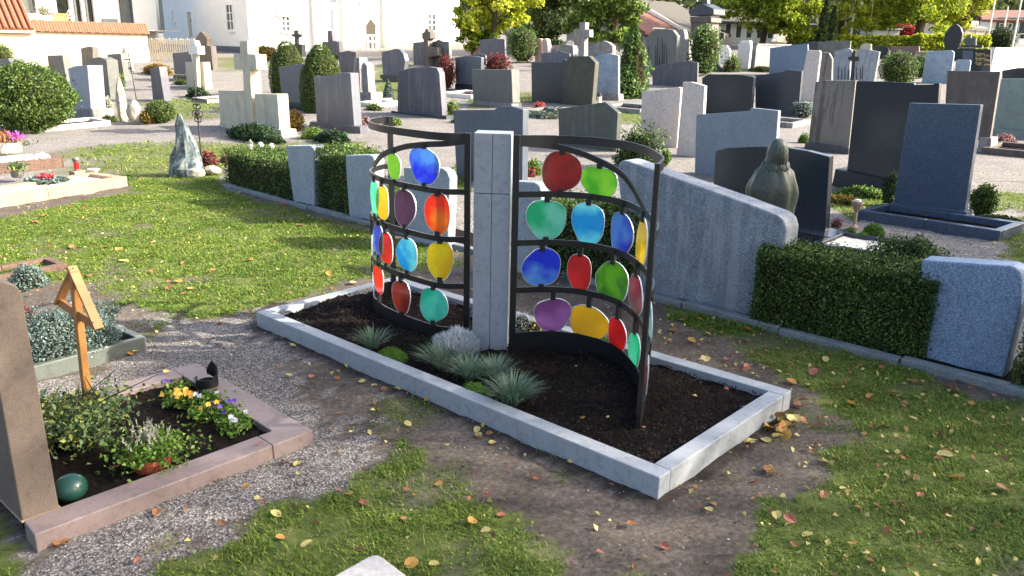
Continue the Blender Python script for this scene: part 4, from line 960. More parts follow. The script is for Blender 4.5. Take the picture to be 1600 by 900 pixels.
rockpx('flat pale rock beside the iron cross foot', 332, 273, 28, 14, 'rock', 8)
def iron_cross(label, x, y, ytop, lean=0., orn=True, arm=.34):
    b = at(x, y); z = zfrom(b, ytop); h = z - b[2]; t = thing('iron_cross', label, 'grave cross', b); top = np.array([b[0] + lean, b[1], z])
    at_h = lambda f: b + (top - b) * f
    u, v = dirs(-20); u3 = np.array([*u, 0])
    mk('shaft', *tube([b - [0, 0, .1], at_h(.5), top], [.018, .014, .008], 8), M['iron'], t)
    mk('crossarm', *tube([at_h(.78) - u3 * arm * h * .4, at_h(.78) + u3 * arm * h * .4], [.012, .012], 8), M['iron'], t)
    if orn:
        for f, r in ((.62, .06), (.7, .045), (.55, .04)):
            for sg in (-1, 1):
                pth = [at_h(f) + u3 * sg * r * (1 - math.cos(a)) + np.array([0, 0, r * math.sin(a)]) for a in np.linspace(0, 5.2, 12)]
                mk('scroll', *tube(pth, .011, 6), M['iron'], t)
        mk('flower', *lathe(at_h(.62) - [0, .02, .05], [(.01, 0), (.05, .03), (.06, .06), (.02, .1)], 10), M['iron'], t)
    return t
iron_cross('slender wrought iron grave cross beside the serpentine boulder', 316, 262, 124)
iron_cross('wrought iron cross with flower standing on a pale rock at the left', 214, 160, 74, -.12)

# lantern and white globes on the left hedge
def lantern(label, x, y, hpx, body='red_lamp', base=None, cap='grey_metal', dz=0.):
    b = at(x, y, dz) ; s = depth(b) / CF; h = hpx * s; r = h * .22; t = thing('grave_lantern', label, 'grave lantern', b)
    mk('foot', *lathe(b, [(r, 0), (r * 1.05, h * .08), (r * .9, h * .1)], 14), M[cap], t); mk('glass', *lathe(b + [0, 0, h * .1], [(r * .85, 0), (r * .92, h * .3), (r * .85, h * .58)], 14), M[body], t)
    mk('lid', *lathe(b + [0, 0, h * .68], [(r * 1.15, 0), (r * 1.2, h * .06), (r * .8, h * .14), (r * .3, h * .26), (r * .15, h * .32)], 14), M[cap], t); return t
lantern('small grey metal lantern with white glass behind the left hedge', 392, 236, 18, 'white_paint')
for x, y, lb in ((408, 234, 'white ball flower on a stem, left of the pair above the left hedge'), (425, 236, 'white ball flower on a stem, right of the pair above the left hedge')):
    b = at(x, y + 6); s = depth(b) / CF; t = thing('white_flower', lb, 'flower', b)
    mk('stem', *tube([b, b + [0, 0, .16]], .008, 5), M['twig'], t); mk('petal_ball', *lathe(b + [0, 0, .1], [(.02, 0), (.055, .04), (.06, .09), (.045, .13), (.01, .15)], 12), M['white_paint'], t)
bushpx('heather', 'dark red heather beside the iron cross', 'plant', 327, 258, 26, 22, 'dome', 'red_leaf', .05, 500, lump=.25, deep=.5)
bushpx('heather', 'pink heather behind the left box hedge', 'plant', 362, 252, 34, 14, 'dome', 'heather_pink', .05, 700, lump=.25, deep=.5)
bushpx('ground_cover', 'bright yellow green cover plant behind the left hedge', 'plant', 394, 250, 40, 12, 'dome', 'bright_leaf', .05, 700, deep=.5)

# ------------------------------------------------------------------ gravestones, left part
stone('grey stele with pale right flank cut by the left edge behind the bush', (8, 160), [(-12, 93), (12, 91), (16, 98), (20, 160), (-10, 160)], .5, 'olive')
stone('tall olive grey stele behind the round bush', (88, 132), [(74, 86.5), (97, 86), (105, 132), (78, 132)], .28, 'olive')
stone('blue grey granite stele with bright white flank on a block plinth', (132, 172), [(106, 107), (120, 103), (136, 102), (142, 172), (116, 172)], .42, 'pale_granite', plinth=([(115, 170), (143, 170), (145, 186), (118, 186)], .6, 'weathered', .03))
stone('dark grey stele with clipped top beside the pale rock', (158, 150), [(138, 92), (156, 89), (166, 94), (172, 150), (146, 150)], .4, 'olive')
stone('small tan pointed obelisk in front of the cream wall', (95, 100), [(88, 71), (93.5, 63.5), (99, 70), (103, 100), (91, 100)], .2, 'tan', cat='obelisk')
stone('brown stone in front of the cream wall', (138, 110), [(126, 75.5), (138, 72.5), (144, 74), (146, 110), (129, 110)], .3, 'brown_grey')
stone('grey stele left of the white obelisk', (180, 124), [(167, 85), (188, 83.5), (195, 124), (174, 124)], .4, 'olive')
stone('slim white obelisk leaning by the wall', (200, 110), [(190, 84), (191.5, 72), (195, 74), (204, 110), (196, 110)], .2, 'white_stone', cat='obelisk')
stone('narrow purple grey stele behind the small round shrub', (249, 158), [(234, 107), (248, 104), (257, 158), (239, 158)], .28, 'grey_purple')
stone('dark grey tilted stone near the picket fence', (286, 117), [(269, 83), (298, 80.5), (303, 118), (273, 118)], .25, 'grey', plinth=([(270, 116), (303, 117), (304, 126), (271, 125)], .4, 'black', .03))
t = stone('pale stone block with a column shrine', (305, 137), [(289, 97), (317, 97), (321, 138), (292, 138)], .3, 'cream', cat='gravestone')
b = at(303, 140); t = thing('wayside_shrine', 'small white shrine head on a slim column over the pale block', 'shrine', b)
mk('column', *slab(b, YAW, [(300, 85), (306, 85), (308, 138), (302, 138)], .15, .01), M['cream'], t); mk('shrine_box', *slab(b, YAW, [(294, 71), (308, 72), (309, 85), (295, 85)], .3, .01, off=-.05, sink=False), M['white_stone'], t); mk('finial', *slab(b, YAW, [(298, 64), (304, 63.5), (306, 71.5), (297, 71)], .2, .02, sink=False), M['white_stone'], t)
stone('dark brown stele with pointed gable top by the church', (320, 108), [(306, 60), (312, 50), (315, 50), (323, 60), (323, 71), (329, 72), (333, 110), (309, 110)], .3, 'brown_dark')
# cross group
b = at(398, 207); t = thing('stone_cross', 'large pale sandstone cross between two low slabs', 'grave cross', b)
mk('cross', *slab(b, YAW, [(374, 64), (386, 63.5), (387, 84), (399, 85), (401, 109), (390, 109), (397, 205), (384, 205), (379, 109), (366, 108), (365, 84), (375, 83)], .3, .015, 2), M['cream'], t)
mk('left_slab', *slab(b, YAW, [(341, 141), (380, 141.5), (384, 195), (344, 190)], .22, .01, 1), M['cream'], t)
mk('right_slab', *slab(b, YAW, [(397, 146.5), (433, 147), (437, 205), (400, 203)], .3, .01, 1), M['cream'], t)
mk('plinth', *slab(b, YAW, [(343, 190), (439, 203), (441, 213), (344, 200)], .42, .01, 1, off=-.05), M['cream'], t)
bushpx('ground_cover', 'dark creeping juniper in front of the sandstone cross', 'plant', 400, 218, 150, 20, 'dome', 'dark_leaf', .06, 4500, dr=.3, lump=.3)
bushpx('ground_cover', 'dark creeping cover in front of the wavy grey stone', 'plant', 520, 222, 80, 18, 'dome', 'dark_leaf', .06, 3000, dr=.4, lump=.3)
bushpx('moss_cushion', 'bright green mound at the foot of the sandstone cross', 'plant', 490, 216, 36, 16, 'dome', 'bright_leaf', .05, 1200, lump=.15)
bushpx('shrub', 'reddish yellow shrub right of the sandstone cross', 'shrub', 462, 204, 28, 30, 'ball', 'amber_leaf', .06, 900, lump=.25)
b = at(463, 88); t = thing('stone_cross', 'small black cross on a dark stone behind the left cone bush', 'grave cross', b)
mk('cross', *slab(b, YAW, [(459, 47), (464, 47), (464, 53), (469, 53), (469, 58), (464.5, 59), (465, 69), (460, 69), (460, 58), (455, 57), (455, 53), (459, 53)], .15, .005, sink=False), M['black_matt'], t); mk('block', *slab(b, YAW, [(453, 69), (471, 69), (472, 90), (454, 90)], .3, .01), M['black_matt'], t)
bushpx('cone_bush', 'left clipped yew dome behind the slate stone', 'topiary', 452, 148, 62, 80, 'egg', 'yew_leaf', .055, 7000, lump=.04, deep=.12)
bushpx('cone_bush', 'right clipped yew dome behind the wavy grey stone', 'topiary', 505, 174, 72, 100, 'egg', 'yew_leaf', .055, 9000, lump=.04, deep=.12)
stone('slate blue stone with dipped top on a black plinth', (460, 162), [(435, 104), (450, 103), (470, 99.5), (480, 102), (483, 162), (441, 159)], .12, 'slate', plinth=([(444, 158), (484, 161), (485, 174), (446, 170)], .35, 'black', .03))
stone('brown stone with stepped cross top by the church', (517, 88), [(511, 48), (518, 47.5), (520, 64), (529, 64), (531, 88), (505, 88), (503, 65), (512, 65)], .3, 'grey_purple')
stone('pale stele with rounded top between the cone bushes', (488, 120), [(478, 88), (481, 83), (486, 88), (487, 120), (480, 120)], .35, 'slate')
stone('large grey stone with wavy top and bright flank', (522, 197), [(490, 119), (512, 118), (535, 113.5), (547, 114), (553, 198), (495, 191)], .26, 'grey', plinth=([(484, 190), (562, 198), (563, 209), (481, 197)], .42, 'grey_purple', .12))
stone('dark stone with notched shoulder right of the cone bushes', (545, 115), [(528, 82), (545, 79), (556, 82), (556, 95), (553, 96), (553, 118), (532, 118)], .12, 'grey_purple')
b = at(575, 158); t = thing('white_monument', 'white slender stepped monument with small cross', 'monument', b)
mk('shaft', *slab(b, YAW, [(553, 90), (561, 90), (563, 145), (554, 145)], .35, .01), M['weathered'], t); mk('stele', *slab(b, YAW, [(564, 102), (568, 97), (573, 103), (576, 146), (566, 146)], .3, .01, off=-.2, sink=False), M['weathered'], t)
for k, (x0, x1, y0, y1, th) in enumerate(((560, 579, 144, 154, .5), (560, 580, 154, 165, .9))): mk('step', *slab(b, YAW, [(x0, y0), (x1, y0), (x1 + 1, y1), (x0, y1)], th, .01, off=-.25 - .15 * k), M['weathered'], t)
mk('cross', *slab(b, YAW, [(563, 98), (564, 98), (564, 108), (567, 109), (567, 110.5), (564, 110), (565, 142), (564, 142), (563.4, 110), (560.5, 109.5), (560.5, 108.5), (563, 108.5)], .04, 0, off=-.1, sink=False), M['white_paint'], t)
stone('dark stone with rounded right shoulder in front of the church', (610, 117), [(596, 81), (606, 79.5), (617, 76), (624, 77), (630, 84), (633, 95), (631, 108), (627, 122), (598, 116)], .22, 'grey', plinth=([(594, 116), (612, 117.5), (626, 121), (627, 133), (610, 129), (593, 121)], .4, 'dark', .05))
stone('dark purple grey stone with rough bright flank behind the left screen', (655, 180), [(621, 113), (640, 106), (668, 104.5), (682, 106), (686, 114), (691, 182), (621, 174)], .22, 'grey_purple', plinth=([(611, 173), (690, 180), (697, 181), (698, 193), (608, 184)], .4, 'dark', .1))
b = at(668, 104); t = thing('stone_cross', 'weathered dark stone cross monument in front of the church', 'grave cross', b)
mk('cross', *slab(b, YAW, [(664, 45), (668.5, 45), (668.5, 49), (672, 50), (672, 60), (668, 62), (669, 73), (677, 74), (677, 87), (669, 87), (671, 106), (661, 106), (661, 62), (659, 60), (659, 51), (663, 50)], .4, .01), M['brown_dark'], t)
mk('block', *slab(b, YAW, [(657, 74), (683, 74), (684, 87), (670, 90), (657, 88)], .5, .02, off=.02, sink=False), M['brown_dark'], t)
stone('grey slab left of the weathered cross monument', (657, 102), [(645, 66), (662, 65), (664, 102), (646, 102)], .2, 'grey')
stone('dark slab with knob top right of the weathered cross monument', (688, 104), [(672, 65), (681, 64), (684, 61), (688, 64), (701, 65), (703, 104), (674, 104)], .2, 'olive')
bushpx('red_shrub', 'dark red shrub left of the small slate stone', 'shrub', 697, 140, 30, 50, 'ball', 'red_leaf', .07, 1800, lump=.2)
bushpx('red_shrub', 'dark red shrub over the olive grey stone', 'shrub', 776, 140, 56, 52, 'ball', 'red_leaf', .07, 2600, dr=.6, lump=.2)
stone('slate stone with wave top between the red shrubs', (730, 133), [(711, 90), (728, 87), (742, 88), (752, 90), (751, 134), (712, 130)], .15, 'slate', plinth=([(711, 130), (751, 133), (752, 143), (710, 139)], .3, 'black', .04))
stone('olive grey square stone on brick plinth', (768, 160), [(737, 108), (799, 109), (801, 161), (739, 158)], .35, 'olive', plinth=([(739, 158), (799, 161), (800, 168), (738, 164)], .5, 'weathered', -.04))
stone('dark grey stone with small bump right of the pink boulder', (765, 95), [(749, 62), (766, 61), (772, 57.5), (778, 61), (788, 61), (790, 100), (752, 98)], .12, 'grey')
stone('pink boulder like stone with wavy top', (748, 92), [(729, 82), (736, 74), (755, 72), (760, 70), (766, 74), (768, 94), (730, 92)], .3, 'pink_stone', bev=.04, seg=3)
stone('low dark arched stone in front of the pink one', (748, 100), [(730, 87), (748, 83), (758, 86), (760, 102), (731, 100)], .12, 'slate')
stone('large slate stone with raised step behind the left screen', (765, 285), [(708, 172), (772, 171.5), (779, 166.5), (798, 166), (817, 171), (816, 296), (714, 276)], .14, 'slate', bev=.006)
# ------------------------------------------------------------------ gravestones, middle and right part
b = at(798, 85); t = thing('stone_cross', 'pale stone crucifix far behind the red shrub', 'grave cross', b)
mk('cross', *slab(b, YAW, [(791, 40), (799, 40), (799, 48), (806, 49), (805, 55), (799, 56), (799, 88), (791, 88), (791, 56), (785, 54), (785, 49), (791, 48)], .25, .02), M['weathered'], t)
mk('figure', *slab(b, YAW, [(787, 49), (795, 53), (803, 49), (797, 57), (796, 68), (794, 68), (793, 57)], .06, .01, off=-.07, sink=False), M['bronze'], t)
bushpx('shrub', 'bright green conifer shrub left of the beige twin stone', 'shrub', 816, 98, 50, 54, 'ball', 'pine_leaf', .09, 2600, lump=.3)
stone('pinkish beige rounded stone', (847, 98), [(835, 62), (841, 60), (846, 61), (848, 98), (836, 98)], .3, 'pink_stone', bev=.03)
stone('second pinkish beige rounded stone touching the first', (853, 98), [(847, 62), (850, 60), (854, 61), (856, 70), (857, 98), (849, 98)], .3, 'beige', bev=.03)
stone('weathered sarcophagus stone with dark plaque left of the tall cross', (875, 98), [(857, 75), (862, 71), (880, 69), (895, 71), (897, 98), (858, 98)], .4, 'weathered')
stone('small round headed grey stone above the sarcophagus', (891, 85), [(885, 71), (886, 65), (890, 62.5), (895, 66), (897, 85), (886, 85)], .15, 'white_stone')
b = at(908, 110); t = thing('stone_cross', 'tall grey stone cross standing above the dark chamfered stone', 'grave cross', b)
mk('cross', *slab(b, YAW, [(905, 35), (914.5, 35), (914, 46), (921, 46), (921, 58), (913, 58), (912, 110), (903, 110), (905, 58), (896, 57), (896, 46), (905, 46)], .3, .012, 2), M['weathered'], t)
stone('weathered wide stone with dark stains right of the tall cross', (940, 100), [(919, 73), (934, 67), (943, 64), (950, 66), (957, 72), (958, 100), (920, 100)], .3, 'weathered')
stone('grey arched stone behind the black slab', (868, 104), [(845, 83), (862, 82), (874, 79.5), (890, 84), (890, 106), (846, 104)], .1, 'grey')
stone('black polished square slab with small notch', (855, 160), [(830, 97.5), (878, 97), (882, 92), (886, 96), (890, 97), (888, 165), (831, 158)], .1, 'dark')
stone('dark brown stone with chamfered corners', (905, 165), [(880, 100), (890, 88), (920, 87.5), (930, 98), (924, 170), (878, 165)], .2, 'dark_olive')
stone('light blue grey stone with arched top', (950, 146), [(929, 90), (940, 85), (953, 83.5), (966, 87), (966, 148), (931, 145)], .1, 'light_blue', plinth=([(931, 144), (966, 147), (967, 158), (930, 154)], .3, 'weathered', .03))
lantern('red grave lantern beside the light blue stone', 936, 163, 18, 'white_paint', cap='iron')
bushpx('conifer', 'conical evergreen with drooping sprays beside the light blue stone', 'conifer', 985, 152, 62, 112, 'cone', 'pine_leaf', .12, 3400, lump=.6, deep=.6)
stone('tall grey stone with rounded top carved with black reeds', (1035, 118), [(1010, 62), (1014, 52), (1024, 46.5), (1040, 45), (1051, 47), (1058, 56), (1056, 120), (1010, 118)], .25, 'olive', bev=.02, seg=3)
t = bpy.data.objects  # carved reeds on it
b = at(1035, 118); rt = thing('reed_carving', 'black inlaid reed stems on the tall grey stone', 'inlay', b)
for x, y0, y1, w_ in ((1013, 72, 118, 1.6), (1024, 70, 116, 2), (1027, 56, 112, 1.4), (1034, 60, 112, 1.8), (1037, 68, 116, 2), (1041, 70, 114, 1.4), (1030, 80, 118, 1.8)):
    mk('reed', *slab(b, YAW, [(x, y0), (x + w_ * .4, y0 + 4), (x + w_, y1), (x - w_ * .4, y1)], .02, 0, off=-.012, sink=False), M['black_matt'], rt)
stone('narrow pillar of stacked pale stones behind the tall grey stone', (1066, 112), [(1061, 52), (1063, 46), (1068, 46), (1070, 55), (1070, 61), (1077, 61), (1076, 114), (1061, 114)], .3, 'weathered')
stone('dark purple grey stone with curved top and bright flank', (1055, 135), [(1020, 103), (1035, 101), (1055, 97), (1078, 95.5), (1090, 98), (1089, 145), (1019, 138)], .1, 'grey_purple')
stone('black stone with wide curved top', (1138, 180), [(1097, 122), (1106, 116), (1130, 116), (1160, 117), (1178, 121), (1172, 184), (1098, 176)], .13, 'black', bev=.006)
stone('black stone with stepped top right of the curved black one', (1212, 180), [(1180, 118), (1225, 112), (1227, 108.5), (1253, 111), (1246, 190), (1181, 182)], .1, 'dark', bev=.006)
stone('pale beige slab with wavy top', (1030, 228), [(1003, 142), (1030, 140), (1060, 136), (1064, 137), (1057, 236), (1000, 225)], .1, 'beige')
stone('taller pale beige slab adjoining the wavy one', (1082, 245), [(1067, 128), (1080, 128), (1101, 134), (1095, 254), (1057, 240)], .1, 'beige')
stone('dark green stone with chamfered right shoulder', (920, 232), [(872, 170), (930, 162), (945, 159), (965, 176), (962, 246), (874, 228)], .14, 'dark_green')
stone('blue grey stone with step in its top', (1145, 278), [(1088, 179), (1150, 175), (1171, 173.5), (1174, 168.5), (1216, 173), (1208, 290), (1086, 272)], .1, 'blue_grey', bev=.006)
# temple like monument
b = at(1105, 108); t = thing('temple_monument', 'tall dark grey monument with pediment roof', 'monument', b)
mk('body', *slab(b, YAW, [(1079, 27), (1108, 28), (1110, 110), (1079, 108)], .9, .02), M['brown_dark'], t); mk('frieze', *slab(b, YAW, [(1078, 26), (1111, 27), (1111, 35), (1078, 35)], 1.0, .02, off=-.06, sink=False), M['brown_dark'], t)
mk('pediment', *slab(b, YAW, [(1075, 17), (1097, 5), (1115, 14), (1115, 23), (1078, 25)], 1.1, .02, off=-.12, sink=False), M['dark'], t); mk('finial', *slab(b, YAW, [(1098, -12), (1104, -12), (1105, 6), (1098, 6)], .3, .01, off=.2, sink=False), M['dark'], t)
stone('dark wooden looking cross stone right of the temple monument', (1123, 80), [(1117, 41), (1124, 41), (1124, 51), (1131, 52), (1131, 62), (1124, 62), (1124, 82), (1116, 82)], .15, 'black_matt', cat='grave cross', name='stone_cross')
bushpx('pine_shrub', 'bright green bushy pine in front of the temple monument', 'shrub', 1098, 118, 50, 72, 'ball', 'pine_leaf', .11, 3000, lump=.35, deep=.6)
stone('white rounded arch stone', (1132, 100), [(1124, 74), (1128, 71), (1136, 71.5), (1140, 78), (1140, 100), (1126, 100)], .15, 'white_stone')
stone('small dark leaning stone with pale edge', (1119, 112), [(1111, 108), (1119, 95), (1127, 108), (1124, 114), (1112, 114)], .12, 'dark')
stone('white rough hewn stele', (1160, 107), [(1153, 70), (1157, 64), (1171, 63.5), (1173, 72), (1169, 107), (1151, 104)], .3, 'white_stone', bev=.04, seg=2)
bushpx('shrub', 'orange flowering mound before the white rough stele', 'plant', 1143, 112, 30, 24, 'dome', 'bright_leaf', .08, 900, lump=.3)
# right block
stone('blue stone with slightly bowed top', (1230, 118), [(1203, 75), (1240, 70), (1262, 69), (1264, 122), (1202, 116)], .1, 'steel_blue')
stone('black slab behind the blue stone', (1270, 98), [(1244, 70), (1270, 64.5), (1294, 66.5), (1292, 100), (1246, 98)], .12, 'dark')
stone('grey slab behind the beige steles', (1305, 100), [(1278, 66), (1300, 63.5), (1329, 64), (1326, 104), (1277, 100)], .12, 'olive')
stone('pale beige upright slab with straight top', (1258, 158), [(1261, 78), (1280, 79), (1282, 82), (1272, 162), (1246, 158)], .12, 'beige', bev=.015)
stone('grey beige slab with rounded shoulder beside the pale slab', (1290, 148), [(1283, 84), (1287, 81), (1295, 83), (1300, 92), (1299, 132), (1297, 158), (1277, 152)], .14, 'brown_grey', bev=.015)
b = at(1340, 140); t = thing('gravestone', 'engraved grey double stone with a dark cross between its halves', 'gravestone', b)
mk('left_half', *slab(b, YAW, [(1304, 80), (1325, 75), (1331, 78), (1332, 92), (1328, 97), (1328, 146), (1298, 140)], .12, .01), M['engraved'], t); mk('right_half', *slab(b, YAW, [(1339, 77), (1355, 77), (1374, 81), (1362, 148), (1331, 146)], .12, .01), M['engraved'], t)
mk('cross', *slab(b, YAW, [(1332, 79), (1336, 79), (1335, 88), (1341, 89), (1341, 95), (1335, 95), (1332, 126), (1328, 126), (1331, 95), (1325, 93), (1325, 89), (1331, 88)], .1, .005, off=-.05, sink=False), M['black_matt'], t)
for x, y0 in ((1310, 103), (1315, 106), (1320, 102), (1325, 108), (1338, 104), (1344, 106), (1347, 102)): mk('engraved_reed', *slab(b, YAW, [(x, y0), (x + 1, y0 + 2), (x + .6, 124), (x - .8, 124)], .015, 0, off=-.008, sink=False), M['black_matt'], t)
bushpx('globe_shrub', 'round clipped dark green shrub between grey double stone and light blue stone', 'shrub', 1400, 134, 58, 50, 'ball', 'box_leaf', .06, 4500, lump=.1)
bushpx('shrub', 'dark green hedge lump right of the round shrub', 'shrub', 1437, 122, 32, 34, 'ball', 'box_leaf', .07, 1500, lump=.1)
stone('light blue grey stone with carved relief', (1463, 130), [(1447, 83), (1450, 80), (1487, 78.5), (1491, 82), (1484, 134), (1440, 128)], .1, 'light_blue', bev=.02, seg=2)
stone('small light blue stone beside the carved one', (1504, 116), [(1494, 95), (1497, 93), (1515, 93.5), (1517, 96), (1514, 118), (1491, 115)], .1, 'light_blue', bev=.02, seg=2)
b = at(1522, 112); t = thing('gravestone', 'black polished stone with gilded lettering and a portrait panel', 'gravestone', b)
mk('headstone', *slab(b, YAW, [(1494, 76), (1548, 77), (1548, 112), (1494, 112)], .14, .005), M['black'], t); mk('lintel', *slab(b, YAW, [(1494, 71), (1535, 71), (1535, 75.5), (1494, 75.5)], .14, .005, off=-.03, sink=False), M['black'], t)
mk('portrait_panel', *slab(b, YAW, [(1504, 79), (1520, 79), (1520, 96), (1504, 96)], .02, 0, off=-.015, sink=False), M['slate'], t)
PX0 = plane_pts(b, YAW, [(1523, 83), (1545, 84)])
def lettering(txt, x, y, hpx, parent, base, yaw=YAW, off=.02, mat='gold'):
    "raised letters on the stone face"
    s = depth(base) / CF; P0, u, v, q = plane_pts(base, yaw, [(x, y)], -off); cu = bpy.data.curves.new('lettering', 'FONT'); cu.body = txt; cu.size = hpx * s * 1.35; cu.extrude = .004; cu.resolution_u = 1
    tmp = bpy.data.objects.new('lettering', cu); COL.objects.link(tmp); dg = bpy.context.evaluated_depsgraph_get(); me = bpy.data.meshes.new_from_object(tmp.evaluated_get(dg)); bpy.data.objects.remove(tmp)
    V = np.array([p.co[:] for p in me.vertices]).reshape(-1, 3); Fc = [list(p.vertices) for p in me.polygons]; bpy.data.meshes.remove(me)
    a, z = q[0]; V3 = np.array([[*(P0[:2] + u * (a + p[0]) - v * p[2]), z + p[1]] for p in V]); mk('lettering', V3, Fc, M[mat], parent)
lettering('Ich bin nur Staub unter Sternen', 1497, 74.8, 2.4, t, b, off=.045)
for tx, y in (('Richard', 85), ('1911 - 1976', 88), ('Rosmarie', 92), ('1913 - 1988', 95), ('Dora', 99), ('1941 - 1994', 102)): lettering(tx, 1524, y, 3, t, b)
stone('dark flame shaped oval stone behind the lettered stone', (1490, 95), [(1474, 62), (1476, 52), (1484, 42), (1494, 37), (1501, 43), (1504, 52), (1502, 64), (1496, 76), (1496, 95), (1478, 95)], .3, 'black_matt', bev=.05, seg=3)
stone('grey stepped stone right of the oval stone', (1515, 84), [(1508, 59), (1513, 58), (1513, 54), (1517, 54), (1517, 59), (1525, 60), (1525, 86), (1508, 86)], .15, 'grey')
stone('reddish brown low slab beneath the yellow hedge', (1412, 92), [(1391, 73), (1436, 72), (1437, 94), (1391, 92)], .12, 'red_stone')
stone('pink pale stone behind the grey double stone', (1353, 84), [(1344, 72), (1350, 68), (1361, 69), (1361, 86), (1344, 84)], .15, 'beige')
stone('dark polished low stone behind the round shrub', (1378, 92), [(1364, 74), (1376, 71), (1388, 75), (1388, 94), (1364, 92)], .12, 'black')
bushpx('shrub', 'dark green shrub by the right edge behind the whitewashed wall', 'shrub', 1562, 78, 44, 34, 'ball', 'dark_leaf', .12, 1800, lump=.25)
rockpx('grey rock lying on the whitewashed low wall', 1568, 78, 20, 9, 'rock', 5)
b = at(1300, 240); stone('grey brown wide stone with black water stains', (1295, 225), [(1274, 128), (1286, 125.5), (1337, 126), (1326, 232), (1263, 222)], .16, 'brown_grey', bev=.008, plinth=([(1258, 222), (1326, 231), (1326, 244), (1256, 232)], .5, 'dark', .12))
stone('black double width slab behind the blue granite stone', (1380, 275), [(1338, 126.5), (1380, 127.5), (1428, 130), (1429, 132.5), (1458, 132), (1461, 130), (1468, 130.5), (1455, 300), (1323, 270)], .1, 'black', bev=.006, plinth=([(1305, 264), (1450, 296), (1450, 316), (1300, 284)], .5, 'black_matt', .12))
stone('dark brown grey stone with stains behind the blue granite stone', (1530, 222), [(1480, 110.5), (1563, 112), (1546, 222), (1474, 212)], .14, 'brown_dark', bev=.008, plinth=([(1530, 214), (1549, 216), (1548, 240), (1526, 236)], .5, 'weathered', .08))
stone('black stone with arched top at the right edge', (1590, 132), [(1566, 110), (1590, 106), (1630, 106), (1630, 140), (1566, 134)], .12, 'black')
stone('green grey polished stone at the right edge', (1590, 205), [(1564, 123), (1640, 122), (1640, 212), (1550, 198)], .14, 'green_grey', plinth=([(1548, 199), (1640, 210), (1640, 222), (1546, 212)], .4, 'green_grey', .05))
# blue granite grave in front
b = at(1448, 343); t = thing('gravestone', 'dark blue granite stone standing in its own kerb frame', 'gravestone', b)
mk('headstone', *slab(b, YAW, [(1421, 161), (1532, 164), (1507, 331), (1396, 319)], .13, .006, off=.05, sink=False), M['blue_black'], t); mk('plinth', *slab(b, YAW, [(1389, 318), (1510, 331), (1509, 349), (1387, 334)], .26, .006), M['blue_black'], t)
def frame(label, P, yaw, L, Wd, kw, kh, mat, fill='soil', fh=.05, name='grave_border', joints=2, base=0., owner=None):
    "kerb frame of a grave: P near-left ground corner, L along yaw, Wd away from the viewer"
    u, v = dirs(yaw); P = np.asarray(P[:2], float); t = owner or thing(name, label, 'grave border', [*P, Gf(*P)])
    pt = lambda a, b: P + u * a + v * b
    for i in range(joints):
        a0, a1 = L * i / joints + .002, L * (i + 1) / joints - .002
        for b0 in (0, Wd - kw): mk('kerb_stone', *slope_block([pt(a0, b0), pt(a1, b0), pt(a1, b0 + kw), pt(a0, b0 + kw)], kh, .1, .006, 2, base), M[mat], t)
    for a0 in (0, L - kw): mk('kerb_stone', *slope_block([pt(a0 + .001, kw + .002), pt(a0 + kw - .001, kw + .002), pt(a0 + kw - .001, Wd - kw - .002), pt(a0 + .001, Wd - kw - .002)], kh, .1, .006, 2, base), M[mat], t)
    if fill:
        aa, bb = np.meshgrid(np.linspace(kw * .7, L - kw * .7, 50), np.linspace(kw * .7, Wd - kw * .7, 40)); xx = P[0] + u[0] * aa + v[0] * bb; yy = P[1] + u[1] * aa + v[1] * bb
        zz = G(xx, yy) + base + fh + (fbm(xx * 14, yy * 14, 6) - .5) * .03; ii = np.arange(aa.size).reshape(aa.shape)
        mk('fill', np.stack([xx, yy, zz], -1).reshape(-1, 3), np.stack([ii[:-1, :-1], ii[:-1, 1:], ii[1:, 1:], ii[1:, :-1]], -1).reshape(-1, 4), M[fill], t, smooth=True)
    return t
k0 = at(1338, 343); k1 = at(1560, 378); yk = math.degrees(math.atan2((k1 - k0)[1], (k1 - k0)[0]))
frame('blue black granite kerb frame around the blue granite stone', k0, yk, np.linalg.norm((k1 - k0)[:2]), .75, .1, .13, 'blue_black', owner=None)
bushpx('globe_shrub', 'small round dark shrub left of the blue granite stone', 'shrub', 1388, 322, 24, 52, 'ball', 'dark_leaf', .03, 2000, lump=.1)
bushpx('shrub', 'small feathery conifer right of the blue granite stone', 'shrub', 1532, 340, 40, 52, 'ball', 'yew_leaf', .04, 2400, lump=.3, deep=.6)
# black grave with statue
stone('black polished wide stone behind the statue', (1230, 358), [(1118, 236), (1135, 231), (1180, 229), (1229, 231), (1262, 236), (1296, 245), (1289, 362), (1112, 335)], .12, 'black', bev=.006, plinth=([(1230, 358), (1298, 371), (1297, 392), (1228, 378)], .5, 'black', .25))
b = at(1262, 402); frame('dark polished frame with pebble panel beside the black stone', at(1262, 398), YAW, .9, .8, .09, .14, 'black', 'white_pebble', .1)
bushpx('moss_cushion', 'bright green moss ball, leftmost by the black stone', 'moss', 1326, 375, 26, 18, 'dome', 'moss', .02, 1500, lump=.1)
bushpx('moss_cushion', 'bright green moss ball in the middle by the pebble panel', 'moss', 1346, 384, 32, 20, 'dome', 'moss', .02, 1800, lump=.1)
bushpx('moss_cushion', 'bright green moss ball, right of the three by the pebble panel', 'moss', 1364, 370, 34, 20, 'dome', 'moss', .02, 1800, lump=.1)
bushpx('heather', 'pink heather tuft by the small stone cup', 'plant', 1307, 355, 18, 14, 'dome', 'heather_pink', .025, 500, lump=.3, deep=.6)
b = at(1334, 358); t = thing('stone_cup', 'small stone cup on a stem in front of the blue granite kerb', 'grave lantern', b); s_ = depth(b) / CF
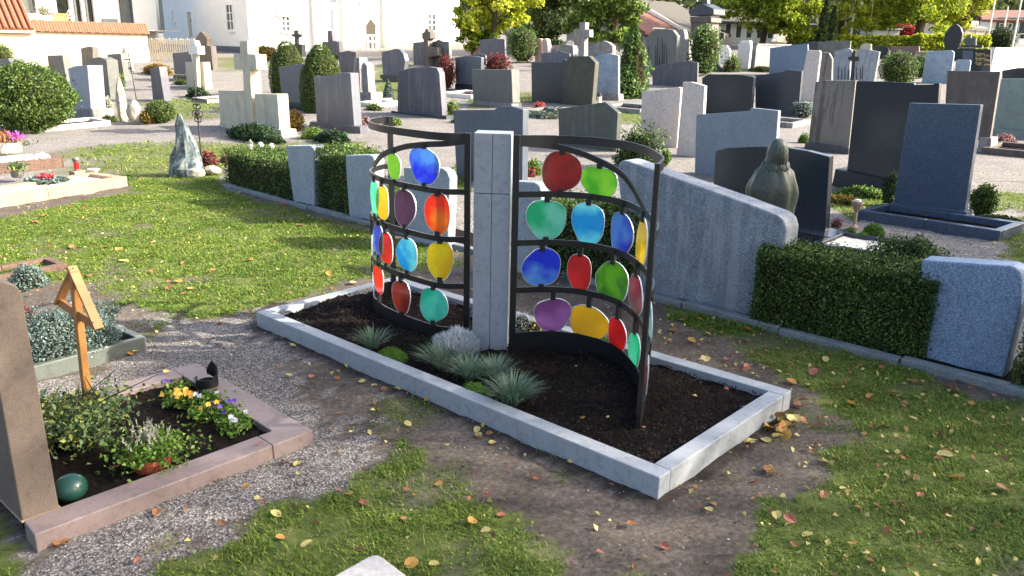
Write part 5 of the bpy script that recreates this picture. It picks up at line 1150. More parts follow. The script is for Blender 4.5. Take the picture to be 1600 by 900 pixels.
mk('cup', *lathe(b, [(.06, 0), (.06, .03), (.02, .06), (.018, .22), (.05, .27), (.075, .33), (.07, .36), (.05, .35)], 14), M['tan'], t); mk('candle', *lathe(b + [0, 0, .33], [(.04, 0), (.04, .05), (.01, .055)], 10), M['white_paint'], t)
# statue of a veiled woman, seen from behind
b = at(1208, 400); s_ = depth(b) / CF; t = thing('statue', 'green grey statue of a veiled woman seen from behind', 'statue', b)
prof = [(1178, 1238, 362), (1177, 1238, 345), (1174, 1240, 328), (1169, 1244, 312), (1167, 1246, 301), (1169, 1245, 290), (1176, 1241, 277), (1184, 1236, 267), (1190, 1231, 260), (1194, 1229.5, 254), (1196.5, 1228.5, 247), (1197, 1229, 240), (1199, 1229, 233), (1201.5, 1228, 226.5), (1205, 1225.5, 221), (1209, 1222, 217.6), (1213, 1218.5, 216.2)]
V = []; F = []; n = 60; rg = np.random.default_rng(9)
for i, (xl, xr, y) in enumerate(prof):
    z = zfrom(b, y); P = CAM + ray((xl + xr) / 2, y) * ((b[1] - CAM[1]) / ray((xl + xr) / 2, y)[1]); r = (xr - xl) / 2 * s_
    body = i < 9
    for k in range(n):
        a = 6.283 * k / n; f = 1.
        if body: f += .05 * math.sin(a * 9 + .5 * math.sin(i * .7)) * min(1, (9 - i) / 5) + .025 * math.sin(a * 5 + i * .4)
        if i in (7, 8): f += (.1, .05)[i - 7] * (.6 + .6 * math.sin(a * 13))
        elif 8 < i < 13: f += .025 * math.sin(a * 15)
        d = .62 if body else .95
        V.append([P[0] + math.cos(a) * r * f, b[1] + math.sin(a) * r * d * f - (.03 if 9 < i else 0), z])
for i in range(len(prof) - 1):
    for k in range(n): F.append([i * n + k, i * n + (k + 1) % n, (i + 1) * n + (k + 1) % n, (i + 1) * n + k])
F.append([(len(prof) - 1) * n + k for k in range(n)]); mk('veiled_figure', V, F, M['bronze'], t, smooth=True)
bp = np.array([b[0], b[1], b[2]])
mk('pedestal', *block(bp, YAW, .34, .26, bp[2] - .2, bp[2] + .05, .01), M['dark'], t)
hz = zfrom(b, 238); hc = np.array([px([b[0], b[1], hz])[0], 238]); hp = CAM + ray(1213, 238) * ((b[1] - CAM[1]) / ray(1213, 238)[1])
mk('face', *join(lathe(hp + [0, .045, -.06], [(.03, -.04), (.055, .0), (.062, .06), (.05, .11), (.02, .13)], 14), lathe(hp + [0, .105, -.01], [(.004, -.02), (.014, -.012), (.008, .03)], 8)), M['bronze'], t)
cz = zfrom(b, 258.5); cP = CAM + ray(1211, 258.5) * ((b[1] - CAM[1]) / ray(1211, 258.5)[1]); cr_ = 17.5 * s_; rgC = np.random.default_rng(3); cps = []
for k in range(17):
    a = math.radians(185 + 170 * k / 16); q_ = cP + [math.cos(a) * cr_ * 1.06, math.sin(a) * cr_ * .8 - .0, -.012 * (k % 3)]
    cps.append(lathe(q_ + [0, 0, -.05], [(.006, -.04), (.022, -.01), (.028, .03), (.02, .07), (.006, .1)], 8, yaw=k * 20))
mk('veil_curls', *join(*cps), M['bronze'], t, kind='stuff', smooth=True)
mk('clasped_hands', *lathe(np.array([b[0] + .01, b[1] + .19, zfrom(b, 292)]), [(.01, -.02), (.03, 0), (.035, .06), (.02, .13), (.005, .16)], 10), M['bronze'], t)
bushpx('shrub', 'dark green leafy shrub with bright yellow tip behind the right screen', 'shrub', 998, 262, 90, 60, 'dome', 'box_leaf', .06, 3600, dr=.5, lump=.4, deep=.6)
bushpx('shrub', 'bright yellow green tuft beside the right screen rim', 'plant', 1040, 258, 14, 24, 'ball', 'bright_leaf', .05, 350, lump=.3)
bushpx('rose_bush', 'bright green plant with red flowers behind the right screen post', 'plant', 832, 272, 34, 22, 'dome', 'bright_leaf', .04, 900, lump=.3)
bushpx('geranium', 'red flowers beside the pillar top', 'flower', 830, 276, 16, 14, 'dome', 'red_petal', .03, 160, deep=.7)
bushpx('shrub', 'silvery low bush beside the black stepped stone', 'shrub', 1253, 185, 34, 26, 'ball', 'juniper_leaf', .05, 1200, lump=.2)
bushpx('moss_cushion', 'yellow green mound left of the stained stone', 'plant', 1256, 223, 18, 14, 'dome', 'bright_leaf', .04, 500, lump=.2)
bushpx('heather', 'pink and white heather by the right kerb', 'plant', 1570, 226, 36, 16, 'dome', 'heather_pink', .05, 700, lump=.3, deep=.6)
bushpx('grass_clump', 'bright green grassy clump right of the dark purple stone', 'plant', 706, 182, 30, 26, 'dome', 'bright_leaf', .12, 500, asp=.15, lump=.3, deep=.9)
bushpx('heather', 'pink red flowers right of the wavy grey stone', 'plant', 572, 196, 24, 14, 'dome', 'heather_pink', .06, 400, lump=.3, deep=.6)
bushpx('conifer', 'tiny blue green cone conifer behind the white monument', 'conifer', 607, 157, 18, 32, 'cone', 'juniper_leaf', .07, 1100, lump=.1)
bushpx('moss_cushion', 'bright green mound seen inside the left screen rim', 'plant', 613, 196, 30, 12, 'dome', 'bright_leaf', .06, 500, lump=.2)
bushpx('pink_flower', 'pink flowers in front of the black slab', 'flower', 842, 172, 20, 12, 'dome', 'red_petal', .06, 300, lump=.3, deep=.6)
bushpx('heather', 'grey pink cover plants in front of the chamfered brown stone', 'plant', 868, 182, 36, 14, 'dome', 'juniper_leaf', .07, 600, lump=.3)
for lb, x, y, w_, h_, mt, n_ in (('low grey green cover plants in front of the black square slab', 848, 184, 70, 10, 'juniper_leaf', 900), ('low green cover plants below the chamfered brown stone', 908, 182, 44, 10, 'yew_leaf', 600), ('green cover strip by the dark purple grey stone', 720, 192, 44, 9, 'yew_leaf', 500),
        ('bright low greens between the wavy stone and the dark purple stone', 585, 172, 40, 10, 'bright_leaf', 500), ('low mixed greens before the grey tilted stone', 285, 132, 50, 8, 'yew_leaf', 500), ('yellow green leafy ground plants behind the blue granite kerb', 1350, 308, 80, 14, 'bright_leaf', 1600), ('autumn coloured ground plants left of the blue granite kerb', 1318, 318, 50, 12, 'amber_leaf', 1000),
        ('green cover plants inside the kerb right of the blue granite stone', 1560, 350, 60, 12, 'yew_leaf', 1400), ('low green planting before the curved black stone', 1130, 192, 70, 9, 'yew_leaf', 900), ('dark cover plants before the tall dark purple stone with curved top', 1040, 150, 60, 9, 'dark_leaf', 700), ('bright green cover below the white rough stele', 1190, 112, 60, 10, 'bright_leaf', 800),
        ('low green planting left of the light blue carved stone', 1420, 140, 50, 10, 'yew_leaf', 700), ('green cover plants at the foot of the brown stained stone on the right', 1500, 232, 50, 10, 'yew_leaf', 700), ('low reddish plants before the slate stone with red shrubs', 730, 152, 50, 9, 'red_leaf', 500), ('low greens in front of the church side wall', 520, 92, 70, 8, 'yew_leaf', 600), ('green planting before the dark stone with rounded shoulder', 640, 142, 50, 9, 'bright_leaf', 600),
        ('green cover around the left clipped yew dome', 440, 168, 50, 10, 'dark_leaf', 700), ('mixed greens around the split pale rocks', 170, 190, 44, 9, 'yew_leaf', 500)):
    bushpx('ground_cover', lb, 'plant', x, y, w_, h_, 'dome', mt, .05, n_, dr=.45, lump=.35, deep=.5)
# kerb frames of the middle ground graves
for lb, x0, y0, x1, y1, wd, mt in (('pale kerb frame before the light blue stone', 935, 172, 1000, 178, 1.2, 'weathered'), ('grey kerb frame before the black slab', 815, 178, 880, 186, 1.0, 'olive'), ('white kerb frame in front of the big round bush', 36, 209, 160, 194, 1.3, 'white_stone'),
        ('dark kerb frame below the beige slabs', 1108, 262, 1140, 270, 1.4, 'weathered'), ('pale kerb frame before the slate stone', 560, 165, 590, 168, 1.0, 'white_stone'), ('dark kerb frame at the right edge gravel', 1532, 240, 1640, 258, 1.2, 'brown_dark'), ('white kerb below the red shrub', 690, 150, 740, 154, 1.2, 'white_stone'), ('pale kerb before the column shrine', 300, 158, 340, 160, 1.2, 'weathered'), ('pale kerb left of the black curved stone', 1180, 195, 1240, 200, 1.0, 'weathered')):
    A = at(x0, y0); B = at(x1, y1); d = (B - A)[:2]
    frame(lb, A, YAW if d[1] < 0 else 46, np.linalg.norm(d), wd, .12, .13, mt)

# ------------------------------------------------------------------ left side shrubs and graves
bushpx('globe_shrub', 'big round bright green box bush at the left edge', 'shrub', 52, 206, 132, 102, 'ball', 'yew_leaf', .075, 12000, lump=.12)
bushpx('shrub', 'green bush at the far left edge in front of the tiled shed', 'shrub', 0, 108, 44, 38, 'ball', 'yew_leaf', .1, 1800, lump=.2)
bushpx('globe_shrub', 'round clipped olive green shrub behind the narrow purple stele', 'shrub', 252, 192, 44, 34, 'ball', 'yew_leaf', .05, 2600, lump=.08)
bushpx('globe_shrub', 'small brownish round shrub at the foot of the pale rock', 'shrub', 231, 194, 22, 20, 'ball', 'amber_leaf', .05, 900, lump=.1)
rockpx('tall pale split rock, left of the pair by the iron cross', 193, 190, 22, 66, 'rock', 12, .5)
rockpx('pale rock, right of the pair carrying the iron cross', 213, 194, 32, 36, 'rock', 17, .3)
bushpx('plant', 'spiky green plant between the pale rocks', 'plant', 188, 150, 18, 36, 'ball', 'bright_leaf', .09, 500, lump=.3, deep=.8)
bushpx('flower_bed', 'white and yellow flower clump beside the blue grey stele', 'flower', 164, 168, 26, 16, 'dome', 'heather_white', .06, 500, lump=.3)
bushpx('ground_cover', 'yellow autumn cover plants below the picket fence', 'plant', 246, 116, 84, 16, 'dome', 'amber_leaf', .1, 2600, dr=.3, lump=.3)
bushpx('ground_cover', 'dark cover plants at the foot of the column shrine', 'plant', 310, 152, 62, 14, 'dome', 'dark_leaf', .07, 1500, dr=.4, lump=.3)
bushpx('shrub', 'yellowish shrub in front of the white church wall', 'shrub', 416, 94, 30, 22, 'ball', 'amber_leaf', .12, 900, lump=.3)
bushpx('shrub', 'yellow shrub between cone bushes and church', 'shrub', 491, 78, 22, 22, 'ball', 'yellow_leaf', .12, 700, lump=.3)
# sandstone grave at the left
p0 = at(-70, 335); pe = at(200, 291); yS = 48.
d_ = (pe - p0)[:2]; yS = math.degrees(math.atan2(d_[1], d_[0]))
Lsd = np.linalg.norm(d_)
frame('cream sandstone kerb frame filled with white pebbles at the left edge', p0, yS, Lsd, 1.0, .16, .17, 'sandstone', 'white_pebble', .1)
def pebbles(name, P, yaw, L, Wd, base, n, size, mat, label, cat, flat=.6, seed=2):
    u, v = dirs(yaw); rg = np.random.default_rng(seed); bm = bmesh.new(); bmesh.ops.create_icosphere(bm, subdivisions=1, radius=1.); V0, F0 = bmvf(bm); V0 = np.array(V0); F0 = np.array(F0)
    a = rg.random(n) * L; b = rg.random(n) * Wd; x = P[0] + u[0] * a + v[0] * b; y = P[1] + u[1] * a + v[1] * b; z = G(x, y) + base
    s = size * (.5 + rg.random((n, 1, 1))); V = V0[None] * s * (1 + .5 * (rg.random((n, 1, 3)) - .5)) * [1, 1, flat] + np.stack([x, y, z], 1)[:, None]
    F = (F0[None] + np.arange(n)[:, None, None] * len(V0)).reshape(-1, 3); return mk(name, V.reshape(-1, 3), F, M[mat], None, label, cat, kind='stuff', origin=[P[0], P[1], Gf(*P[:2])])
uS, vS = dirs(yS)
pebbles('pebbles', p0[:2] + uS * .18 + vS * .18, yS, Lsd - .36, .64, .11, 1400, .018, 'white_pebble', 'loose white pebbles inside the sandstone frame', 'pebbles')
b = at(123, 284, .0); t = thing('grave_lantern', 'red glass grave lantern with metal lid on a sandstone block', 'grave lantern', b); s_ = depth(b) / CF
mk('block', *block(b, yS, 18 * s_, 16 * s_, b[2], b[2] + .2, .006), M['sandstone'], t); bb_ = b + [0, 0, .2]
mk('foot', *lathe(bb_, [(.05, 0), (.055, .02), (.045, .03)], 14), M['grey_metal'], t); mk('glass', *lathe(bb_ + [0, 0, .03], [(.042, 0), (.044, .06), (.042, .12)], 14), M['red_lamp'], t); mk('lid', *lathe(bb_ + [0, 0, .15], [(.045, 0), (.06, .04), (.065, .06), (.055, .08), (.03, .085)], 14), M['grey_metal'], t)
b = at(75, 296); t = thing('wreath_arrangement', 'fir sprays with dark red flower lying on the white pebbles', 'flower arrangement', b)
rg = np.random.default_rng(8); n = 500; a = rg.random(n) * 6.28; r = .32 * np.sqrt(rg.random(n)); P = np.stack([b[0] + np.cos(a) * r * 1.1, b[1] + np.sin(a) * r * .8, b[2] + .14 + .05 * rg.random(n)], 1)
V, F = leaves(P, .11, .35, np.broadcast_to([0, 0, 1.], P.shape), 1.2, rg); mk('fir_sprays', V, F, M['juniper_leaf'], t)
P = b + [0, 0, .2] + rg.normal(size=(160, 3)) * [.06, .06, .03]; V, F = leaves(P, .05, .7, rg=rg); mk('red_flower', V, F, M['red_petal'], t)
b = at(29, 284); t = thing('potted_plant', 'small silvery potted plant on the white pebbles', 'plant', b); mk('pot', *lathe(b + [0, 0, .08], [(.07, 0), (.1, .02), (.11, .12), (.09, .12)], 14), M['grey_metal'], t)
rg = np.random.default_rng(1); P = b + [0, 0, .28] + rg.normal(size=(260, 3)) * [.09, .09, .05]; V, F = leaves(P, .06, .5, rg=rg); mk('foliage', V, F, M['rose_leaf'], t)
b = at(149, 282); mk('stone_bowl', *lathe(b + [0, 0, .15], [(.05, 0), (.1, .05), (.105, .06), (.07, .04)], 14, yaw=30), M['white_stone'], None, 'small pale bowl on the corner of the sandstone frame', 'bowl', origin=b)
# brown kerb grave behind it with concrete bowl of heather
p1 = at(-70, 280); pe1 = at(101, 262); d_ = (pe1 - p1)[:2]; y1_ = math.degrees(math.atan2(d_[1], d_[0])); u1, v1 = dirs(y1_)
frame('rough brown stone kerb of the grave with heather bowl at the left edge', p1, y1_, np.linalg.norm(d_), .8, .16, .2, 'brown_kerb', 'white_pebble', .16)
pebbles('white_rocks', p1[:2] + u1 * .2 + v1 * .16, y1_, np.linalg.norm(d_) - .4, .46, .21, 240, .045, 'white_pebble', 'chunky white stones around the heather bowl', 'pebbles', .8)
b = at(14, 254); t = thing('flower_bowl', 'round pale concrete bowl with orange and magenta heather at the left edge', 'flower pot', b); s_ = depth(b) / CF; r = 21 * s_
mk('bowl', *lathe(b + [0, 0, .15], [(r * .6, 0), (r * .95, .07), (r, .16), (r * .98, .26), (r * .85, .26)], 22), M['concrete'], t)
rg = np.random.default_rng(2); q = b + [0, 0, .42]
P = q + [-.06, 0, .05] + rg.normal(size=(500, 3)) * [.14, .12, .06]; V, F = needles(P, np.array([0, 0, 1.]) + .4 * unit(500, rg), .08, .02, rg); mk('orange_heather', V, F, M['heather_orange'], t, kind='stuff')
P = q + [.2, .02, .12] + rg.normal(size=(140, 3)) * [.08, .08, .04]; V, F = leaves(P, .05, .7, rg=rg); mk('magenta_flower', V, F, M['magenta'], t, kind='stuff')
P = q + [.1, 0, -.02] + rg.normal(size=(300, 3)) * [.2, .15, .05]; V, F = leaves(P, .05, .5, rg=rg); mk('foliage', V, F, M['dark_leaf'], t)
# dark kerb and grey green shrub near the left edge
A = at(-40, 460); frame('dark stone kerb corner with shrub at the left edge beside the lawn', at(-60, 452), 50, 1.0, .5, .08, .06, 'brown_kerb', None, 0)
bushpx('shrub', 'small dark green shrub at the left edge above the brown stele', 'shrub', 46, 448, 52, 34, 'dome', 'juniper_leaf', .03, 1800, lump=.25, deep=.5)
# green kerb grave with juniper
g0 = at(55, 597); g1_ = at(231, 548); d_ = (g1_ - g0)[:2]; yG = math.degrees(math.atan2(d_[1], d_[0])); uG, vG = dirs(yG); LG = np.linalg.norm(d_)
gst = g0[:2] - uG * .9
frame('dark green polished kerb grave planted with blue green juniper', gst, yG, LG + .9, .58, .06, .115, 'kerb_green', 'soil', .05)
c = g0[:2] + uG * (LG * .36) + vG * .27
bush('juniper', 'low blue green juniper in the dark kerb grave behind the wooden cross', 'shrub', [c[0], c[1], Gf(*c) + .05], .47, .25, .36, 'dome', 'juniper_leaf', .019, 22000, yaw=yG, lump=.3, deep=.5)
bushpx('heather', 'dark red plant at the left of the juniper beside the brown stele', 'plant', 48, 520, 30, 42, 'dome', 'red_leaf', .03, 700, lump=.3, deep=.6)
# brown porphyry grave in front
k0 = at(58, 862); k1 = at(490, 694); d_ = (k1 - k0)[:2]; yP = math.degrees(math.atan2(d_[1], d_[0])); uP, vP = dirs(yP); LP = float(np.linalg.norm(d_)); WP = 1.55
pgr = thing('porphyry_grave', 'brown purple porphyry grave frame with planted soil left of the memorial', 'grave bed', k0)
KH, KT = .09, .17
pq = lambda a, b: k0[:2] + uP * a + vP * b
for q in ([(0, 0), (LP - KT - .09, 0), (LP - KT - .09, KT), (0, KT)], [(LP - KT - .087, 0), (LP, 0), (LP, WP), (LP - KT, WP), (LP - KT, KT), (LP - KT - .087, KT)], [(0, WP - KT), (LP - KT - .002, WP - KT), (LP - KT - .002, WP), (0, WP)]):
    mk('kerb_stone', *slope_block([pq(*p) for p in q], KH, .1, .006, 2), M['porphyry_kerb'], pgr)
aa, bb = np.meshgrid(np.linspace(0, LP - KT * .6, 120), np.linspace(KT * .6, WP - KT * .6, 70)); xx = k0[0] + uP[0] * aa + vP[0] * bb; yy = k0[1] + uP[1] * aa + vP[1] * bb
zz = G(xx, yy) + .05 + (fbm(xx * 14, yy * 14, 6) - .5) * .05 + (fbm(xx * 40, yy * 40, 6) - .5) * .02; ii = np.arange(aa.size).reshape(aa.shape)
mk('soil', np.stack([xx, yy, zz], -1).reshape(-1, 3), np.stack([ii[:-1, :-1], ii[:-1, 1:], ii[1:, 1:], ii[1:, :-1]], -1).reshape(-1, 4), M['soil'], pgr, smooth=True)
# its stele
sb = atz(35, 815, Gf(*at(35, 822)[:2]) + KH); se = atz(92.5, 793, sb[2]); d_ = (se - sb)[:2]; yT = math.degrees(math.atan2(d_[1], d_[0])); uT, vT = dirs(yT); tS = float(np.linalg.norm(d_))
st = thing('gravestone', 'brown porphyry stele rising out of the frame at the left edge', 'gravestone', sb)
P0, u, v, q = plane_pts(sb, yT, [(35, 815), (92.5, 793), (33, 461), (29, 448), (20, 440), (0, 427)])
W2 = 1.1; ztp = q[3][1] + .02
a0, a1 = q[0][0], q[1][0]
prof = [(0, 0), (tS, 0), (tS - .012, ztp - sb[2] - .05), (tS - .03, ztp - sb[2] - .01), (tS - .07, ztp - sb[2] + .012), (.02, ztp - sb[2] + .07), (0, ztp - sb[2] + .04)]
Af = [[*(sb[:2] + uT * a), sb[2] + z] for a, z in prof]; Bf = [[*(sb[:2] + uT * a + vT * W2), sb[2] + z] for a, z in prof]
mk('headstone', *loft(Af, Bf, .006, 2), M['porphyry'], st)
mk('joint', *loft([[*(sb[:2] + uT * a + vT * b - vT * .002), sb[2] - .004] for a, b in ((-.004, -.004), (tS + .006, -.004), (tS + .006, W2), (-.004, W2))], [[*(sb[:2] + uT * a + vT * b - vT * .002), sb[2] + .004] for a, b in ((-.004, -.004), (tS + .006, -.004), (tS + .006, W2), (-.004, W2))], 0), M['sandstone'], st)
# wooden cross with its little roof
cb = at(140, 661, .05); ct = thing('wooden_cross', 'light pine temporary grave cross with triangular roof of boards', 'grave cross', cb)
uC = np.array([*dirs(-38)[0], 0]); vC = np.array([*dirs(-38)[1], 0])
def cpt(x, y, off=0.):
    n3 = vC; P0_ = cb - n3 * off; d = ray(x, y); return CAM + d * (((P0_ - CAM) @ n3) / (d @ n3))
ap = cpt(114, 420); bt = cb - [0, 0, .15]
mk('post', *bar3(bt, [ap[0], ap[1], ap[2] - .01], .042, .042, uC, .003), M['wood_post'], ct)
rb_ = cpt(155, 514); lb_ = cpt(91, 474)
mk('roof_board', *bar3(ap + uC * -.015 + [0, 0, .012], rb_ + [0, 0, .0], .052, .018, vC, .002), M['wood_post'], ct)
mk('roof_board', *bar3(ap + uC * -.004 - [0, 0, .012], lb_, .052, .018, vC, .002), M['wood_post'], ct)
mk('crossbar', *bar3(lb_ + uC * .015 + [0, 0, .012], rb_ - uC * .03 + [0, 0, .012], .02, .055, vC, .002), M['wood_post'], ct)
for P in (ap + [.012, -.02, -.005], rb_ + [-.02, -.02, .03]): mk('screw', *lathe(P + np.array([0, -.0, .012]), [(.005, 0), (.005, .004), (.001, .005)], 8), M['iron'], ct)
# plants and things in that grave
def at_soil(x, y): return at(x, y, .05)
p = at_soil(118, 690); rg = np.random.default_rng(21); t = thing('rose_bush', 'leggy green rose bush yellowing at the base beside the brown stele', 'shrub', p)
n = 3600; q = rg.random((n, 2)) - .5; P = np.stack([p[0] + q[:, 0] * .62 + rg.normal(size=n) * .03, p[1] + q[:, 1] * .6 + rg.normal(size=n) * .05, p[2] + rg.random(n) ** 1.2 * .34 * (1.1 - 2 * np.abs(q[:, 0]) * .7)], 1)
cl = rg.random((90, 3)) * [.62, .66, .3] + p - [.31, .33, 0]; kk = rg.integers(0, 90, n); P = cl[kk] * .72 + P * .28 + rg.normal(size=(n, 3)) * .03; P[:, 2] = np.maximum(P[:, 2], p[2] + .005)
V, F = leaves(P, .03, .62, np.broadcast_to([0, -.3, 1.], P.shape), .5, rg); mk('foliage', V, F, M['rose_leaf'], t)
mk('stem', *join(*[tube([p + [rg.normal() * .05, rg.normal() * .05, -.02], p + [rg.normal() * .12, rg.normal() * .12, .18], p + [rg.normal() * .22, rg.normal() * .2, .36]], [.006, .005, .002], 5) for k in range(14)]), M['twig'], t)
p = at_soil(238, 728); t = thing('heather_pot', 'pale heather and green leaves in a half buried terracotta pot', 'flower pot', p)
mk('pot', *lathe(p - [0, 0, .05], [(.08, 0), (.105, .1), (.112, .1), (.112, .125), (.1, .125), (.095, .1)], 18, yaw=0), M['terracotta'], t)
n = 1500; P = p + [0, .02, .1] + rg.normal(size=(n, 3)) * [.095, .09, .03]; V, F = leaves(P, .028, .6, np.broadcast_to([0, 0, 1.], P.shape), .5, rg); mk('foliage', V, F, M['bright_leaf'], t)
n = 900; bs = p + [-.03, .03, .12] + rg.normal(size=(26, 3)) * [.05, .04, .0]; tp = bs + rg.normal(size=(26, 3)) * [.035, .035, 0] + [0, 0, .11]; f = rg.random(n); k = rg.integers(0, 26, n); P = bs[k] + (tp - bs)[k] * f[:, None]
V, F = needles(P, np.array([0, 0, .6]) + unit(n, rg), .015, .007, rg); mk('heather_spikes', V, F, M['heather_white'], t)
def pansy(x, y, mat, label, leafn=260, fl=9):
    p = at_soil(x, y); t = thing('pansy', label, 'flower', p); rg = np.random.default_rng(int(x))
    P = p + [0, 0, .04] + rg.normal(size=(leafn, 3)) * [.045, .045, .018]; V, F = leaves(P, .035, .55, np.broadcast_to([0, 0, 1.], P.shape), .4, rg); mk('foliage', V, F, M['bright_leaf'], t)
    for k in range(fl):
        c = p + np.array([rg.normal() * .045, rg.normal() * .045 - .01, .075 + rg.random() * .03]); f = np.array([rg.normal() * .3, -.7, .6]); f /= np.linalg.norm(f); s1 = np.cross(f, [0, 0, 1.]); s1 /= np.linalg.norm(s1); s2 = np.cross(s1, f); V = []; F = []
        for j, a in enumerate((90, 150, 30, 215, 325)):
            d = s1 * math.cos(R(a)) + s2 * math.sin(R(a)); o = s1 * -math.sin(R(a)) + s2 * math.cos(R(a)); i = len(V)
            V += [c, c + d * .01 + o * .008 + f * .003, c + d * .018 + f * .001, c + d * .01 - o * .008 + f * .003]; F += [[i, i + 1, i + 2], [i, i + 2, i + 3]]
        mk('flower', V, F, M[mat], t)
    return t
pansy(279, 632, 'pansy_orange', 'orange pansies nearest the wooden cross'); pansy(296, 634, 'pansy_orange', 'orange pansy clump second from the wooden cross')
pansy(318, 655, 'pansy_orange', 'small orange pansy in front of the row', 160, 3); pansy(326, 634, 'pansy_white', 'leafy pansy with white flowers in the middle of the row', 420, 3)
pansy(352, 652, 'pansy_violet', 'violet pansies at the right of the row', 260, 6); pansy(368, 672, 'pansy_white', 'pale white and violet pansies nearest the right kerb', 300, 5); pansy(280, 612, 'pansy_violet', 'single violet pansies at the back kerb', 120, 2)
p = at_soil(113, 779); s_ = depth(p) / CF; r = 24.5 * s_
mk('ceramic_ball', *lathe(p - [0, 0, .01], [(r * math.cos(a), r * .9 * (1 + math.sin(a))) for a in np.linspace(-1.55, 1.55, 22)], 32), M['green_glaze'], None, 'shiny dark green glazed ceramic ball at the foot of the brown stele', 'ball', origin=p, smooth=True)
# curled metal bowl on the kerb
p = at(324, 602, KH); t = thing('metal_cup', 'curled dark metal sickle shaped cup on the far kerb of the brown grave', 'grave vase', p); V = []; F = []; n = 40; s_ = depth(p) / CF
for k in range(n):
    a = math.radians(-190 + 300 * k / (n - 1)); rr = 17 * s_; f = k / (n - 1); h0 = max(0, f - .72) * .2; h1 = .062 + max(0, f - .5) * .22 if f < .9 else .15 - (f - .9) * .6
    for r_, z in ((rr, h0), (rr, h1), (rr - .004, h1), (rr - .004, h0)): V.append(p + [math.cos(a) * r_, math.sin(a) * r_, z])
for k in range(n - 1):
    for j in range(4): F.append([k * 4 + j, k * 4 + (j + 1) % 4, (k + 1) * 4 + (j + 1) % 4, (k + 1) * 4 + j])
mk('sheet', V, F, M['black_metal'], t, smooth=False); mk('base', *lathe(p, [(.012, 0), (17 * s_ - .006, .002), (17 * s_ - .006, .03), (.01, .03)], 20), M['soil'], t)
# white stone top right below the camera
zT = .95; c0_ = atz(588, 860, zT); uE, vE = dirs(-48)
dl = (atz(513, 902, zT) - c0_)[:2]; dr_ = (atz(643, 902, zT) - c0_)[:2]; dl /= np.linalg.norm(dl); dr_ /= np.linalg.norm(dr_)
q = [c0_[:2] + dl * .03 , c0_[:2] + (dl + dr_) * .006, c0_[:2] + dr_ * .03, c0_[:2] + dr_ * .8, c0_[:2] + dr_ * .8 + dl * .22, c0_[:2] + dl * .22]
q = [c0_[:2] + dr_ * .03, c0_[:2] + (dl + dr_) * .006, c0_[:2] + dl * .03, c0_[:2] + dl * .3, c0_[:2] + dl * .3 + dr_ * .3, c0_[:2] + dr_ * .3]
mk('gravestone', *loft([[*p, Gf(*p) - .1] for p in q], [[*p, zT] for p in q], .012, 3), M['white_top'], None, 'white top corner of a pale stele at the bottom edge of the picture', 'gravestone', origin=[*c0_[:2], Gf(*c0_[:2])])

# ------------------------------------------------------------------ trees
treepx('maple_tree', 'yellow green tree right of the church', 768, 92, [(760, 10, 55, 40), (735, 40, 30, 25), (800, 0, 40, 40), (745, -60, 60, 50), (770, 60, 30, 20)], 'yellow_leaf', .26, 9000, 260, seed=3, ncl=110, trunk_r=.18, z0=.15)
treepx('maple_tree', 'lime green leafy tree behind the pink boulder stone', 738, 92, [(735, 52, 24, 26), (760, 66, 28, 18)], 'lime_leaf', .2, 3200, 70, seed=5, ncl=50, trunk_r=.08, z0=.15)
treepx('dark_tree', 'dark broad tree behind the pale crucifix', 848, 80, [(850, 20, 52, 42), (830, -50, 60, 60), (880, -40, 50, 50), (812, 60, 22, 22), (850, 62, 40, 16)], 'dark_tree', .26, 15000, 300, seed=7, ncl=150, trunk_r=.3, z0=.1)
treepx('green_tree', 'bright green tree behind the tall grey cross', 955, 84, [(950, 20, 48, 45), (930, -50, 55, 50), (985, 40, 22, 26), (915, 40, 34, 30), (945, 60, 30, 14)], 'green_tree', .26, 13000, 280, seed=11, ncl=130, trunk_r=.25, z0=.1)
treepx('birch_tree', 'lime green tree with dark trunk right of the temple monument', 1190, 74, [(1165, 0, 54, 42), (1140, 8, 30, 28), (1200, 14, 48, 42), (1180, -60, 60, 50), (1160, 34, 26, 14)], 'lime_leaf', .22, 11000, 230, seed=13, ncl=110, trunk_r=.22, z0=.12)
treepx('maple_tree', 'lime green round tree left of the cypress', 1232, 76, [(1232, 22, 44, 42), (1215, -40, 50, 40), (1250, 34, 24, 24), (1212, 40, 24, 18)], 'lime_leaf', .24, 11000, 200, seed=17, ncl=100, trunk_r=.16, z0=.12)
for x, y, hp, lb in ((1282, 77, 73, 'tall dark cypress left of the twin trunked tree'), (1296, 77, 64, 'thinner cypress touching the tall one')):
    bushpx('cypress', lb, 'cypress', x, y, 20, hp, 'cone', 'dark_tree', .2, 2200, lump=.12, deep=.25)
treepx('twin_tree', 'twin trunked bare tree with sparse yellow leaves', 1308, 72, [(1330, -35, 60, 40), (1290, -50, 40, 30)], 'amber_leaf', .2, 2200, 200, seed=19, ncl=60, trunk_r=.3, z0=.35)
b = at(1318, 72); V, F = tube([at(1310, 72) - [0, 0, .2], CAM + ray(1314, 40) * (b[1] / ray(1314, 40)[1]), CAM + ray(1322, -30) * (b[1] / ray(1322, -30)[1])], [.4, .3, .2], 8); mk('twin_trunk', V, F, M['bark'], bpy.data.objects['twin_tree'])
treepx('linden_tree', 'big linden with green and golden leaves and a thick trunk', 1432, 76, [(1420, 0, 64, 42), (1385, 10, 32, 32), (1460, 14, 40, 42), (1430, -60, 80, 50)], 'lime_leaf', .22, 15000, 230, seed=23, ncl=140, trunk_r=.36, z0=.22)
